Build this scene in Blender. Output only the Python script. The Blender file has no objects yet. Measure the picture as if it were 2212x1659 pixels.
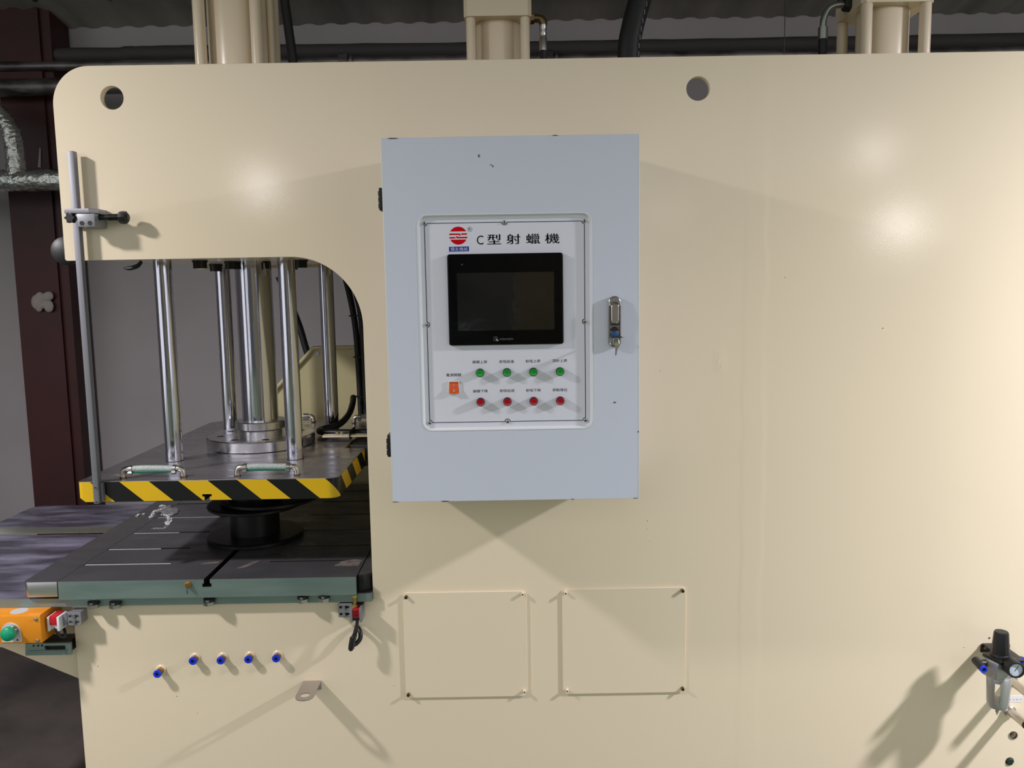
import bpy, bmesh, math, random
from mathutils import Vector, Matrix, noise

# ------------------------------------------------------------------ camera, world, lights, exposure
S = bpy.context.scene
COL = S.collection
PI = math.pi
cam_d = bpy.data.cameras.new('camera')
cam = bpy.data.objects.new('camera', cam_d); COL.objects.link(cam)
cam_d.sensor_fit = 'HORIZONTAL'; cam_d.sensor_width = 36.0; cam_d.lens = 1780.0 / 2212.0 * 36.0
cam_d.clip_start = 0.05; cam_d.clip_end = 100
_p, _r, _y = 0.115, -0.0161, -0.0014            # pitch down, roll, yaw of the hand-held camera
_f = Vector((-math.sin(_y) * math.cos(_p), math.cos(_y) * math.cos(_p), -math.sin(_p)))
_rt = Vector((math.cos(_y), math.sin(_y), 0.0)); _up = _rt.cross(_f)
_a = math.cos(_r) * _rt + math.sin(_r) * _up
_b = -math.sin(_r) * _rt + math.cos(_r) * _up
cam.matrix_world = Matrix(((_a.x, _b.x, -_f.x, 0.0), (_a.y, _b.y, -_f.y, -2.0), (_a.z, _b.z, -_f.z, 1.6), (0, 0, 0, 1)))
S.camera = cam

S.view_settings.view_transform = 'Standard'; S.view_settings.look = 'None'
S.view_settings.gamma = 1.0; S.view_settings.use_curve_mapping = False
S.view_settings.exposure = 0.0

world = bpy.data.worlds.new('world'); S.world = world; world.use_nodes = True
_bg = world.node_tree.nodes['Background']
_bg.inputs[0].default_value = (0.98, 0.975, 1.0, 1); _bg.inputs[1].default_value = 0.93

def lamp(name, kind, loc, power, size, color=(1, 0.955, 0.935), aim=None):
    d = bpy.data.lights.new(name, kind); d.energy = power; d.color = color
    if kind == 'AREA':
        d.shape = 'DISK'; d.size = size; d.spread = math.radians(135)
    else:
        d.shadow_soft_size = size
    o = bpy.data.objects.new(name, d); COL.objects.link(o); o.location = loc
    if aim is not None:
        o.rotation_euler = (Vector(aim) - Vector(loc)).to_track_quat('-Z', 'Y').to_euler()
    return o

# two pendant lamps of the aisle, one to each side of the press, and the row behind the camera
lamp('pendant_lamp_left', 'AREA', (-2.17, -1.0, 2.60), 34, 0.16, (0.98, 0.955, 0.98), aim=(-1.6, -0.35, 0.3))
lamp('pendant_lamp_right', 'AREA', (2.74, -0.92, 2.46), 80, 0.16, (0.925, 0.92, 1.0), aim=(2.1, -0.25, 0.3))
lamp('row_lamp_left', 'POINT', (-2.12, -5.2, 2.5), 14, 0.15)
lamp('row_lamp_right', 'POINT', (2.35, -3.4, 2.43), 4.5, 0.12)
lamp('row_lamp_far_right', 'POINT', (5.63, -10.0, 2.40), 60, 0.24)
lamp('row_lamp_far', 'POINT', (2.44, -10.9, 2.44), 46, 0.3)

# ------------------------------------------------------------------ materials
def lin(c):
    return tuple((v / 12.92 if v <= 0.04045 else ((v + 0.055) / 1.055) ** 2.4) for v in (x / 255.0 for x in c))

def new_mat(name):
    m = bpy.data.materials.new(name); m.use_nodes = True
    nt = m.node_tree
    return m, nt, nt.nodes['Principled BSDF']

def mat(name, rgb, rough=0.5, metal=0.0, bump=None, vary=None, coat=0.0, spec=0.5, rvary=None, bdist=0.002):
    """rgb in sRGB 0..255; bump=(scale, strength, detail); vary=(scale, rgb2, lo, hi, stretch); rvary=(scale, r0, r1, stretch)"""
    m, nt, b = new_mat(name)
    c = lin(rgb) + (1,)
    b.inputs['Base Color'].default_value = c
    b.inputs['Roughness'].default_value = rough
    b.inputs['Metallic'].default_value = metal
    b.inputs['Specular IOR Level'].default_value = spec
    if coat:
        b.inputs['Coat Weight'].default_value = coat; b.inputs['Coat Roughness'].default_value = 0.08
    N = nt.nodes; Lk = nt.links
    tc = N.new('ShaderNodeTexCoord')
    def coords(stretch):
        if not stretch:
            return tc.outputs['Object']
        mp = N.new('ShaderNodeMapping'); mp.inputs['Scale'].default_value = stretch
        Lk.new(tc.outputs['Object'], mp.inputs['Vector']); return mp.outputs['Vector']
    if vary:
        sc, rgb2, lo, hi = vary[:4]
        n = N.new('ShaderNodeTexNoise'); n.inputs['Scale'].default_value = sc; n.inputs['Detail'].default_value = 5
        Lk.new(coords(vary[4] if len(vary) > 4 else None), n.inputs['Vector'])
        r = N.new('ShaderNodeValToRGB'); r.color_ramp.elements[0].position = lo; r.color_ramp.elements[1].position = hi
        r.color_ramp.elements[0].color = c; r.color_ramp.elements[1].color = lin(rgb2) + (1,)
        Lk.new(n.outputs['Fac'], r.inputs['Fac']); Lk.new(r.outputs['Color'], b.inputs['Base Color'])
    if rvary:
        n = N.new('ShaderNodeTexNoise'); n.inputs['Scale'].default_value = rvary[0]; n.inputs['Detail'].default_value = 4
        Lk.new(coords(rvary[3] if len(rvary) > 3 else None), n.inputs['Vector'])
        mr = N.new('ShaderNodeMapRange'); mr.inputs['From Min'].default_value = 0.3; mr.inputs['From Max'].default_value = 0.7
        mr.inputs['To Min'].default_value = rvary[1]; mr.inputs['To Max'].default_value = rvary[2]
        Lk.new(n.outputs['Fac'], mr.inputs['Value']); Lk.new(mr.outputs['Result'], b.inputs['Roughness'])
    if bump:
        n = N.new('ShaderNodeTexNoise'); n.inputs['Scale'].default_value = bump[0]
        n.inputs['Detail'].default_value = bump[2] if len(bump) > 2 else 2
        Lk.new(coords(bump[3] if len(bump) > 3 else None), n.inputs['Vector'])
        bp = N.new('ShaderNodeBump'); bp.inputs['Strength'].default_value = bump[1]; bp.inputs['Distance'].default_value = bdist
        Lk.new(n.outputs['Fac'], bp.inputs['Height']); Lk.new(bp.outputs['Normal'], b.inputs['Normal'])
    return m

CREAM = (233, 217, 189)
M = {}
M['cream'] = mat('cream_paint', CREAM, 0.28, bump=(420, 0.03, 2), spec=0.45)
M['cream_smooth'] = mat('cream_paint_smooth', CREAM, 0.22, spec=0.5)
M['cream_shaded'] = mat('cream_paint_shaded', (206, 196, 150), 0.35)  # cream darkened towards olive, shade put into the colour
M['cabinet'] = mat('light_grey_powder_paint', (211, 216, 230), 0.42, bump=(900, 0.05, 2), spec=0.35)
M['edge_white'] = mat('white_grey_paint_and_glare', (226, 228, 230), 0.35)  # pale door edges and lips; on switch cheeks, painted overexposure
M['overlay'] = mat('silver_grey_overlay', (226, 227, 238), 0.35, spec=0.4)
M['black_ink'] = mat('black_print', (14, 14, 16), 0.6, spec=0.1)
M['red_ink'] = mat('red_print', (206, 2, 22), 0.6, spec=0.1)
M['blue_ink'] = mat('blue_print', (14, 40, 150), 0.6, spec=0.1)
M['white_ink'] = mat('white_print', (205, 215, 235), 0.5)
M['grey_ink'] = mat('pale_grey_print', (150, 150, 152), 0.5)
M['bezel_black'] = mat('black_glossy_bezel', (9, 9, 11), 0.12, spec=0.16, bump=(22, 0.4, 3))
M['display'] = mat('dark_display_glass', (16, 14, 17), 0.05, spec=1.0, bump=(14, 0.3, 3))
M['black'] = mat('black_plastic', (18, 18, 20), 0.45)
M['rubber'] = mat('black_rubber', (14, 15, 16), 0.55)
M['dull_black'] = mat('black_burnished_steel', (15, 15, 16), 0.4, bump=(60, 0.05, 2))
M['reel'] = mat('black_reel_steel', (20, 20, 22), 0.35, spec=0.4)
M['chrome'] = mat('polished_chrome', (216, 217, 230), 0.07, 1.0, bump=(30, 0.03, 3, (60, 60, 0.3)))
M['steel'] = mat('turned_steel', (216, 214, 219), 0.2, 1.0, rvary=(20, 0.14, 0.34))
M['platen_top'] = mat('ground_steel_top', (172, 168, 174), 0.3, 0.85, vary=(6, (192, 187, 190), 0.45, 0.75), rvary=(9, 0.16, 0.36, (1, 4, 1)))
M['ground_face'] = mat('ground_steel_face', (142, 160, 156), 0.45, 0.7, vary=(5, (124, 144, 140), 0.35, 0.7, (1, 1, 6)))
M['bright_face'] = mat('bright_ground_steel', (196, 196, 196), 0.28, 1.0)
M['bed_top'] = mat('dark_oiled_steel_top', (100, 99, 104), 0.32, 0.5, vary=(4, (120, 113, 113), 0.5, 0.85), rvary=(7, 0.22, 0.5, (1, 2.5, 1)), spec=0.4)
M['slab_top'] = mat('dark_steel_streaked_top', (100, 96, 112), 0.22, 0.5, vary=(6, (196, 190, 220), 0.42, 0.75, (0.8, 3, 1)), rvary=(6, 0.12, 0.42, (0.7, 6, 1)))  # lavender streaks paint reflections into the steel colour
M['groove'] = mat('dark_groove_steel', (52, 50, 50), 0.5, 0.6)
M['alu'] = mat('brushed_aluminium', (132, 132, 139), 0.5, 0.35, bump=(200, 0.05, 2, (1, 1, 0.05)))
M['alu_plate'] = mat('satin_aluminium', (146, 146, 151), 0.45, 0.4)
M['zinc'] = mat('zinc_plated_steel', (180, 180, 178), 0.28, 1.0)
M['nickel'] = mat('nickel_fitting', (208, 202, 194), 0.3, 1.0, bump=(120, 0.1, 2))
M['brass'] = mat('brass', (196, 150, 84), 0.25, 1.0)
M['brass_dull'] = mat('dull_brass', (124, 106, 74), 0.35, 1.0)
M['yellow_zinc'] = mat('yellow_zinc_bolt', (190, 176, 100), 0.3, 0.9)
M['fit_blue'] = mat('blue_push_ring', (22, 52, 208), 0.35)
M['blue_key'] = mat('blue_lock_plastic', (24, 74, 128), 0.4)
M['red_sensor'] = mat('red_sensor_plastic', (196, 24, 40), 0.4)
M['orange_box'] = mat('orange_box_paint', (224, 140, 26), 0.4, bump=(500, 0.05, 2))
M['green_btn'] = mat('green_button_plastic', (0, 150, 108), 0.35)
M['lens_green'] = mat('green_lens', (14, 150, 46), 0.15, coat=0.4)
M['lens_red'] = mat('red_lens', (168, 6, 26), 0.15, coat=0.4)
M['rocker'] = mat('orange_rocker_plastic', (224, 84, 16), 0.25)
M['rocker_frame'] = mat('white_rocker_frame', (226, 212, 202), 0.4)
M['pale_plastic'] = mat('pale_grey_plastic', (196, 194, 196), 0.4)
M['braid'] = mat('clear_braided_hose', (198, 204, 200), 0.35, bump=(600, 0.6, 2), vary=(500, (150, 160, 156), 0.4, 0.6))
M['braid_green'] = mat('green_hose_stripe', (0, 120, 92), 0.35)
M['wall'] = mat('grey_plaster_wall', (188, 181, 184), 0.8, bump=(40, 0.05, 4), vary=(1.3, (176, 171, 174), 0.4, 0.7))
M['wall_far'] = mat('dim_far_wall', (112, 110, 106), 0.8, bump=(20, 0.05, 3), vary=(0.6, (84, 88, 84), 0.4, 0.65))
M['maroon'] = mat('maroon_steel_paint', (72, 22, 24), 0.5, vary=(3, (48, 18, 20), 0.4, 0.7))
M['roof'] = mat('galvanised_roof_sheet', (176, 172, 168), 0.6, 0.2, vary=(1.2, (140, 137, 133), 0.35, 0.7, (5, 0.6, 1)))
M['pipe_dark'] = mat('dark_galvanised_pipe', (150, 146, 146), 0.42, 0.7, bump=(30, 0.4, 4), vary=(9, (84, 80, 80), 0.4, 0.65, (0.5, 1, 1)))
M['pipe_wrap'] = mat('dark_pipe_lagging', (78, 75, 75), 0.7, bump=(24, 0.5, 4))
M['foil'] = mat('crumpled_foil', (214, 218, 214), 0.2, 0.9, bump=(60, 1.0, 4), bdist=0.007)
M['floor_green'] = mat('green_floor_paint', (120, 140, 112), 0.35, bump=(12, 0.05, 3), vary=(1.1, (136, 148, 122), 0.4, 0.7))
M['floor_dark'] = mat('dark_worn_concrete', (88, 79, 75), 0.75, bump=(25, 0.25, 5), vary=(3.2, (56, 51, 50), 0.4, 0.66))
M['lint'] = mat('white_wax_shavings', (206, 204, 206), 0.6, bump=(300, 0.6, 3))
M['wax_grey'] = mat('greyish_wax', (150, 147, 151), 0.5, bump=(300, 0.6, 3), vary=(60, (110, 108, 112), 0.4, 0.65))
M['film'] = mat('dull_wax_film', (128, 116, 113), 0.6, bump=(80, 0.4, 4), vary=(40, (96, 88, 88), 0.45, 0.6))
M['paper'] = mat('crumpled_white_paper', (178, 168, 164), 0.7, bump=(60, 0.6, 3))
M['bowl'] = mat('grey_bowl_guard_paint', (168, 168, 166), 0.34, 0.5)
M['gauge_face'] = mat('gauge_dial', (196, 206, 220), 0.2, coat=0.8)
M['shade_brown'] = mat('dark_plug', (26, 40, 30), 0.5)
M['label_white'] = mat('white_label', (226, 224, 222), 0.5)
M['lagged_cable'] = mat('black_cable_sheath', (17, 17, 19), 0.42)
M['grey_steel'] = mat('grey_hose_ferrule', (142, 148, 142), 0.32, 0.9)
M['bracket'] = mat('stainless_bracket', (176, 166, 158), 0.4, 0.7, bump=(160, 0.08, 3))

def hazard():
    m, nt, b = new_mat('hazard_stripe_tape')
    N = nt.nodes; Lk = nt.links
    tc = N.new('ShaderNodeTexCoord'); sp = N.new('ShaderNodeSeparateXYZ'); Lk.new(tc.outputs['Object'], sp.inputs[0])
    def mth(op, x, y=None, yv=None):
        n = N.new('ShaderNodeMath'); n.operation = op
        Lk.new(x, n.inputs[0])
        if y is not None: Lk.new(y, n.inputs[1])
        if yv is not None: n.inputs[1].default_value = yv
        return n.outputs[0]
    zz = mth('MULTIPLY', sp.outputs['Z'], yv=1.17)
    u = mth('ADD', mth('ADD', sp.outputs['X'], sp.outputs['Y']), zz)
    u = mth('ADD', u, yv=0.968 + 0.012 - 1.1455 * 1.17 + 14.45)     # yellow starts at x = -0.968 on the top edge
    fr = mth('MODULO', u, yv=0.1445)
    gt = mth('GREATER_THAN', fr, yv=0.0722)
    mx = N.new('ShaderNodeMix'); mx.data_type = 'RGBA'
    mx.inputs[6].default_value = lin((226, 182, 24)) + (1,); mx.inputs[7].default_value = lin((16, 16, 17)) + (1,)
    Lk.new(gt, mx.inputs[0]); Lk.new(mx.outputs[2], b.inputs['Base Color'])
    b.inputs['Roughness'].default_value = 0.3
    return m
M['maroon_dot'] = mat('dark_red_dot', (104, 10, 36), 0.5)
M['hazard'] = hazard()
M['scuff'] = mat('dark_scuff', (86, 84, 82), 0.7)

def plate_paint():
    """cream paint of the big plate: orange peel, filled weld seam and a rough touched-up patch (relief only)"""
    m, nt, b = new_mat('cream_paint_plate')
    N = nt.nodes; Lk = nt.links
    b.inputs['Base Color'].default_value = lin(CREAM) + (1,); b.inputs['Roughness'].default_value = 0.13
    b.inputs['Specular IOR Level'].default_value = 0.5
    tc = N.new('ShaderNodeTexCoord'); sp = N.new('ShaderNodeSeparateXYZ'); Lk.new(tc.outputs['Object'], sp.inputs[0])
    n1 = N.new('ShaderNodeTexNoise'); n1.inputs['Scale'].default_value = 320; n1.inputs['Detail'].default_value = 2
    Lk.new(tc.outputs['Object'], n1.inputs['Vector'])
    n2 = N.new('ShaderNodeTexNoise'); n2.inputs['Scale'].default_value = 3.2; n2.inputs['Detail'].default_value = 3
    Lk.new(tc.outputs['Object'], n2.inputs['Vector'])
    # seam: plateau in X between 0.568 and 0.620, edges wander with Z
    n3 = N.new('ShaderNodeTexNoise'); n3.inputs['Scale'].default_value = 7; n3.inputs['Detail'].default_value = 2
    Lk.new(tc.outputs['Object'], n3.inputs['Vector'])
    def mth(op, x, y):
        n = N.new('ShaderNodeMath'); n.operation = op
        for i, v in enumerate((x, y)):
            if isinstance(v, (int, float)): n.inputs[i].default_value = v
            else: Lk.new(v, n.inputs[i])
        return n.outputs[0]
    wob = mth('MULTIPLY', mth('SUBTRACT', n3.outputs['Fac'], 0.5), 0.03)
    d = mth('ABSOLUTE', mth('SUBTRACT', mth('ADD', sp.outputs['X'], wob), 0.594), 0.0)
    mr = N.new('ShaderNodeMapRange'); mr.interpolation_type = 'SMOOTHSTEP'
    mr.inputs['From Min'].default_value = 0.018; mr.inputs['From Max'].default_value = 0.034
    mr.inputs['To Min'].default_value = 1.0; mr.inputs['To Max'].default_value = 0.0
    Lk.new(d, mr.inputs['Value'])
    # patch near x .511, z 1.417
    mp = N.new('ShaderNodeMapping'); mp.inputs['Location'].default_value = (-0.511 * 55, 0, -1.417 * 28)
    mp.inputs['Scale'].default_value = (55, 0, 28)
    Lk.new(tc.outputs['Object'], mp.inputs['Vector'])
    ln = N.new('ShaderNodeVectorMath'); ln.operation = 'LENGTH'; Lk.new(mp.outputs['Vector'], ln.inputs[0])
    pm = N.new('ShaderNodeMapRange'); pm.inputs['From Min'].default_value = 0.1; pm.inputs['From Max'].default_value = 1.25; pm.interpolation_type = 'SMOOTHSTEP'
    pm.inputs['To Min'].default_value = 1.0; pm.inputs['To Max'].default_value = 0.0
    Lk.new(ln.outputs['Value'], pm.inputs['Value'])
    n4 = N.new('ShaderNodeTexNoise'); n4.inputs['Scale'].default_value = 130; n4.inputs['Detail'].default_value = 2
    mp2 = N.new('ShaderNodeMapping'); mp2.inputs['Rotation'].default_value = (0, 0.5, 0); mp2.inputs['Scale'].default_value = (1.6, 1, 0.6)
    Lk.new(tc.outputs['Object'], mp2.inputs['Vector']); Lk.new(mp2.outputs['Vector'], n4.inputs['Vector'])
    patch = mth('MULTIPLY', pm.outputs['Result'], n4.outputs['Fac'])
    h = mth('ADD', mth('MULTIPLY', n1.outputs['Fac'], 0.00005), mth('MULTIPLY', n2.outputs['Fac'], 0.0004))
    h = mth('ADD', h, mth('MULTIPLY', mr.outputs['Result'], 0.00035))
    h = mth('ADD', h, mth('MULTIPLY', patch, 0.0012))
    bp = N.new('ShaderNodeBump'); bp.inputs['Strength'].default_value = 1.0; bp.inputs['Distance'].default_value = 1.0
    Lk.new(h, bp.inputs['Height']); Lk.new(bp.outputs['Normal'], b.inputs['Normal'])
    return m
M['plate'] = plate_paint()

# ------------------------------------------------------------------ geometry helpers
def rrect(x0, y0, x1, y1, r, n=6):
    pts = []
    for cx, cy, a0 in ((x1 - r, y0 + r, -90), (x1 - r, y1 - r, 0), (x0 + r, y1 - r, 90), (x0 + r, y0 + r, 180)):
        for i in range(n + 1):
            a = math.radians(a0 + 90.0 * i / n); pts.append((cx + r * math.cos(a), cy + r * math.sin(a)))
    return pts

def circ(cx, cy, r, n=32):
    return [(cx + r * math.cos(2 * PI * i / n), cy + r * math.sin(2 * PI * i / n)) for i in range(n)]

def arc(cx, cy, r, a0, a1, n=12):
    return [(cx + r * math.cos(math.radians(a0 + (a1 - a0) * i / n)), cy + r * math.sin(math.radians(a0 + (a1 - a0) * i / n))) for i in range(n + 1)]

AX = {'Y': Matrix(((1, 0, 0, 0), (0, 0, -1, 0), (0, 1, 0, 0), (0, 0, 0, 1))),     # (x,z) outline, extruded along Y
      'Z': Matrix.Identity(4),                                                     # (x,y) outline, extruded along Z
      'X': Matrix(((0, 0, 1, 0), (1, 0, 0, 0), (0, 1, 0, 0), (0, 0, 0, 1)))}       # (y,z) outline, extruded along X

def sheet(loops, axis, a0, a1, bevel=0.0):
    """mesh of a flat plate: outline loops (first outer, others holes) extruded from a0 to a1 along an axis"""
    cu = bpy.data.curves.new('tmp', 'CURVE'); cu.dimensions = '2D'; cu.fill_mode = 'BOTH'
    cu.extrude = max(abs(a1 - a0) / 2 - bevel, 0.00001); cu.bevel_depth = bevel; cu.bevel_resolution = 1
    if bevel: cu.offset = -bevel
    for lp in loops:
        sp = cu.splines.new('POLY'); sp.points.add(len(lp) - 1); sp.use_cyclic_u = True
        for p, q in zip(sp.points, lp): p.co = (q[0], q[1], 0, 1)
    o = bpy.data.objects.new('tmp', cu)
    me = bpy.data.meshes.new_from_object(o)
    bpy.data.objects.remove(o); bpy.data.curves.remove(cu)
    mid = (a0 + a1) / 2
    sh = {'Y': (0, mid, 0), 'Z': (0, 0, mid), 'X': (mid, 0, 0)}[axis]
    me.transform(Matrix.Translation(sh) @ AX[axis]); me.materials.clear()
    return me

def glyphs(body, cx, cz, w, h, y, bold=0.0, shear=0.0):
    """mesh of lettering facing -Y, fitted to w x h (h None keeps the aspect)"""
    cu = bpy.data.curves.new('tmp', 'FONT'); cu.body = body; cu.size = 1.0; cu.extrude = 0.0; cu.offset = bold; cu.shear = shear
    cu.resolution_u = 3
    o = bpy.data.objects.new('tmp', cu); COL.objects.link(o)
    me = bpy.data.meshes.new_from_object(o.evaluated_get(bpy.context.evaluated_depsgraph_get()))
    bpy.data.objects.remove(o); bpy.data.curves.remove(cu)
    xs = [v.co.x for v in me.vertices]; ys = [v.co.y for v in me.vertices]
    sx = w / (max(xs) - min(xs)); sy = sx if h is None else h / (max(ys) - min(ys))
    mx, my = (max(xs) + min(xs)) / 2, (max(ys) + min(ys)) / 2
    for v in me.vertices:
        v.co = Vector((cx + (v.co.x - mx) * sx, y, cz + (v.co.y - my) * sy))
    me.materials.clear()
    return me

class MB:
    def __init__(s): s.b = bmesh.new()
    def box(s, x0, y0, z0, x1, y1, z1, bev=0.0, rot=None):
        c = Vector(((x0 + x1) / 2, (y0 + y1) / 2, (z0 + z1) / 2))
        m = Matrix.Translation(c) @ (rot.to_4x4() if rot else Matrix.Identity(4)) @ Matrix.Diagonal((abs(x1 - x0), abs(y1 - y0), abs(z1 - z0), 1))
        r = bmesh.ops.create_cube(s.b, size=1.0, matrix=m)
        if bev:
            ed = {e for v in r['verts'] for e in v.link_edges}
            bmesh.ops.bevel(s.b, geom=list(ed), offset=bev, segments=2, affect='EDGES', profile=0.5)
        return s
    def cyl(s, p0, p1, r, n=24, r2=None, caps=True):
        p0, p1 = Vector(p0), Vector(p1); d = p1 - p0
        m = Matrix.Translation((p0 + p1) / 2) @ d.to_track_quat('Z', 'Y').to_matrix().to_4x4()
        bmesh.ops.create_cone(s.b, cap_ends=caps, cap_tris=False, segments=n, radius1=r, radius2=r if r2 is None else r2, depth=d.length, matrix=m)
        return s
    def lathe(s, prof, org, axis=(0, 0, 1), n=32):
        """prof: list of (radius, height) along axis from org"""
        q = Vector(axis).to_track_quat('Z', 'Y').to_matrix(); o = Vector(org); rings = []
        for r, h in prof:
            if r < 1e-6:
                rings.append([s.b.verts.new(o + q @ Vector((0, 0, h)))])
            else:
                rings.append([s.b.verts.new(o + q @ Vector((r * math.cos(2 * PI * i / n), r * math.sin(2 * PI * i / n), h))) for i in range(n)])
        for A, B in zip(rings, rings[1:]):
            for i in range(n):
                j = (i + 1) % n
                if len(A) == 1 and len(B) == 1: continue
                if len(A) == 1: s.b.faces.new((A[0], B[i], B[j]))
                elif len(B) == 1: s.b.faces.new((A[i], A[j], B[0]))
                else: s.b.faces.new((A[i], A[j], B[j], B[i]))
        if len(rings[0]) > 1: s.b.faces.new(list(reversed(rings[0])))
        if len(rings[-1]) > 1: s.b.faces.new(rings[-1])
        return s
    def tube(s, pts, r, n=12, smooth=6, jitter=0.0, seed=0):
        """round tube along a smoothed path; r a number or one radius per given point"""
        P = [Vector(p) for p in pts]; rs = r if isinstance(r, (list, tuple)) else [r] * len(P)
        path, rad = [], []
        if smooth and len(P) > 2:
            for i in range(len(P) - 1):
                a, b_, c, d = P[max(i - 1, 0)], P[i], P[i + 1], P[min(i + 2, len(P) - 1)]
                for k in range(smooth):
                    t = k / smooth
                    path.append(0.5 * ((2 * b_) + (c - a) * t + (2 * a - 5 * b_ + 4 * c - d) * t * t + (3 * b_ - a - 3 * c + d) * t ** 3))
                    rad.append(rs[i] * (1 - t) + rs[i + 1] * t)
            path.append(P[-1]); rad.append(rs[-1])
        else:
            path, rad = P, list(rs)
        rnd = random.Random(seed)
        up = Vector((0.13, 0.31, 0.94)); rings = []
        for i, p in enumerate(path):
            t = (path[min(i + 1, len(path) - 1)] - path[max(i - 1, 0)]).normalized()
            u = up - t * up.dot(t)
            if u.length < 1e-4: u = t.orthogonal()
            u.normalize(); up = u; v = t.cross(u)
            ring = []
            for k in range(n):
                a = 2 * PI * k / n; rr = rad[i] * (1 + (rnd.uniform(-jitter, jitter) if jitter else 0))
                ring.append(s.b.verts.new(p + rr * (math.cos(a) * u + math.sin(a) * v)))
            rings.append(ring)
        for A, B in zip(rings, rings[1:]):
            for k in range(n):
                s.b.faces.new((A[k], A[(k + 1) % n], B[(k + 1) % n], B[k]))
        s.b.faces.new(list(reversed(rings[0]))); s.b.faces.new(rings[-1])
        return s
    def ball(s, c, r, n=20, sc=(1, 1, 1)):
        m = Matrix.Translation(c) @ Matrix.Diagonal((sc[0], sc[1], sc[2], 1))
        bmesh.ops.create_uvsphere(s.b, u_segments=n, v_segments=max(8, n // 2), radius=r, matrix=m)
        return s
    def hexa(s, p0, p1, r): return s.cyl(p0, p1, r, n=6)
    def mesh(s, name='m'):
        bmesh.ops.recalc_face_normals(s.b, faces=s.b.faces)
        me = bpy.data.meshes.new(name); s.b.to_mesh(me); s.b.free(); return me

def link(name, me, m, parent=None, smooth=35, label=None):
    if isinstance(me, MB): me = me.mesh(name)
    o = bpy.data.objects.new(name, me); COL.objects.link(o)
    me.materials.clear()
    for q in (m if isinstance(m, (list, tuple)) else [m]): me.materials.append(q)
    if smooth:
        for p in me.polygons: p.use_smooth = True
        me.set_sharp_from_angle(angle=math.radians(smooth))
    else:
        for p in me.polygons: p.use_smooth = False
    if parent is not None:
        o.parent = parent
        if parent.type == 'EMPTY': o.matrix_parent_inverse = Matrix.Translation(-parent.location)
    if label: o['label'] = label
    return o

def cut(o, cutters):
    """real recesses: boolean difference of the object's mesh with cutter meshes"""
    tmp = []
    for me in cutters:
        c = bpy.data.objects.new('cutter', me.mesh('c') if isinstance(me, MB) else me); COL.objects.link(c); tmp.append(c)
        md = o.modifiers.new('cut', 'BOOLEAN'); md.operation = 'DIFFERENCE'; md.solver = 'EXACT'; md.object = c
    bpy.context.view_layer.update()
    me = bpy.data.meshes.new_from_object(o.evaluated_get(bpy.context.evaluated_depsgraph_get()))
    old = o.data; mats = list(old.materials); o.modifiers.clear(); o.data = me
    me.materials.clear()
    for q in mats: me.materials.append(q)
    for p in me.polygons: p.use_smooth = False
    for c in tmp: bpy.data.objects.remove(c)
    return o

def face_mats(o, fn):
    for p in o.data.polygons: p.material_index = fn(p.center, p.normal)

def thing(name, label, cat, loc=(0, 0, 0), group=None):
    o = bpy.data.objects.new(name, None); COL.objects.link(o); o.empty_display_size = 0.05
    o.location = loc; o['label'] = label; o['category'] = cat
    if group: o['group'] = group
    return o

def tag(o, label, cat, group=None):
    o['label'] = label; o['category'] = cat
    if group: o['group'] = group
    return o

def struct(o):
    o['kind'] = 'structure'; return o

def copy_tree(src, parent, delta=(0, 0, 0)):
    c = src.copy(); COL.objects.link(c)
    if parent is not None:
        c.parent = parent; c.matrix_parent_inverse = src.matrix_parent_inverse.copy()
    c.location = Vector(src.location) + Vector(delta)
    for ch in list(src.children): copy_tree(ch, c)
    return c

# ================================================================== the setting
struct(link('floor', MB().box(-7, -0.55, -0.1, 7, 3.0, 0.0), M['floor_dark'], smooth=0))
struct(link('floor', MB().box(-9, -14, -0.1, 9, -0.55, 0.0), M['floor_green'], smooth=0))
struct(link('wall_back', MB().box(-7, 2.4, 0.0, 7, 2.6, 3.02), M['wall'], smooth=0))

struct(link('wall_left', MB().box(-7.2, -2.5, 0.0, -7.0, 2.6, 4.0), M['wall'], smooth=0))
struct(link('wall_right', MB().box(7.0, -3.0, 0.0, 7.2, 2.6, 4.0), M['wall'], smooth=0))

struct(link('wall_front', MB().box(-7, -14.2, 0.0, 9, -14.0, 3.4), M['wall_far'], smooth=0))
def roof():
    b = bmesh.new(); nx, x0, x1 = 900, -7.0, 7.0
    rows = [(2.43, 2.955), (1.2, 3.14), (-0.6, 3.41), (-3.0, 3.77), (-6.0, 4.22)]
    grid = []
    for y, z in rows:
        r = []
        for i in range(nx + 1):
            x = x0 + (x1 - x0) * i / nx
            w = math.sin(2 * PI * x / 0.115); w = max(-0.75, min(0.75, w * 1.25))
            r.append(b.verts.new((x, y, z + 0.006 * w + 0.004 * noise.noise(Vector((x * 2, y, 0))))))
        grid.append(r)
    for A, B in zip(grid, grid[1:]):
        for i in range(nx): b.faces.new((A[i], A[i + 1], B[i + 1], B[i]))
    me = bpy.data.meshes.new('roof'); b.to_mesh(me); b.free(); return me
ceil = struct(link('ceiling', roof(), M['roof']))
for i in range(16):
    x = -2.55 + i * 0.35
    link('roof_screw', MB().hexa((x, 2.05, 3.0), (x, 2.05, 2.975), 0.011), M['black'], ceil)

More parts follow.
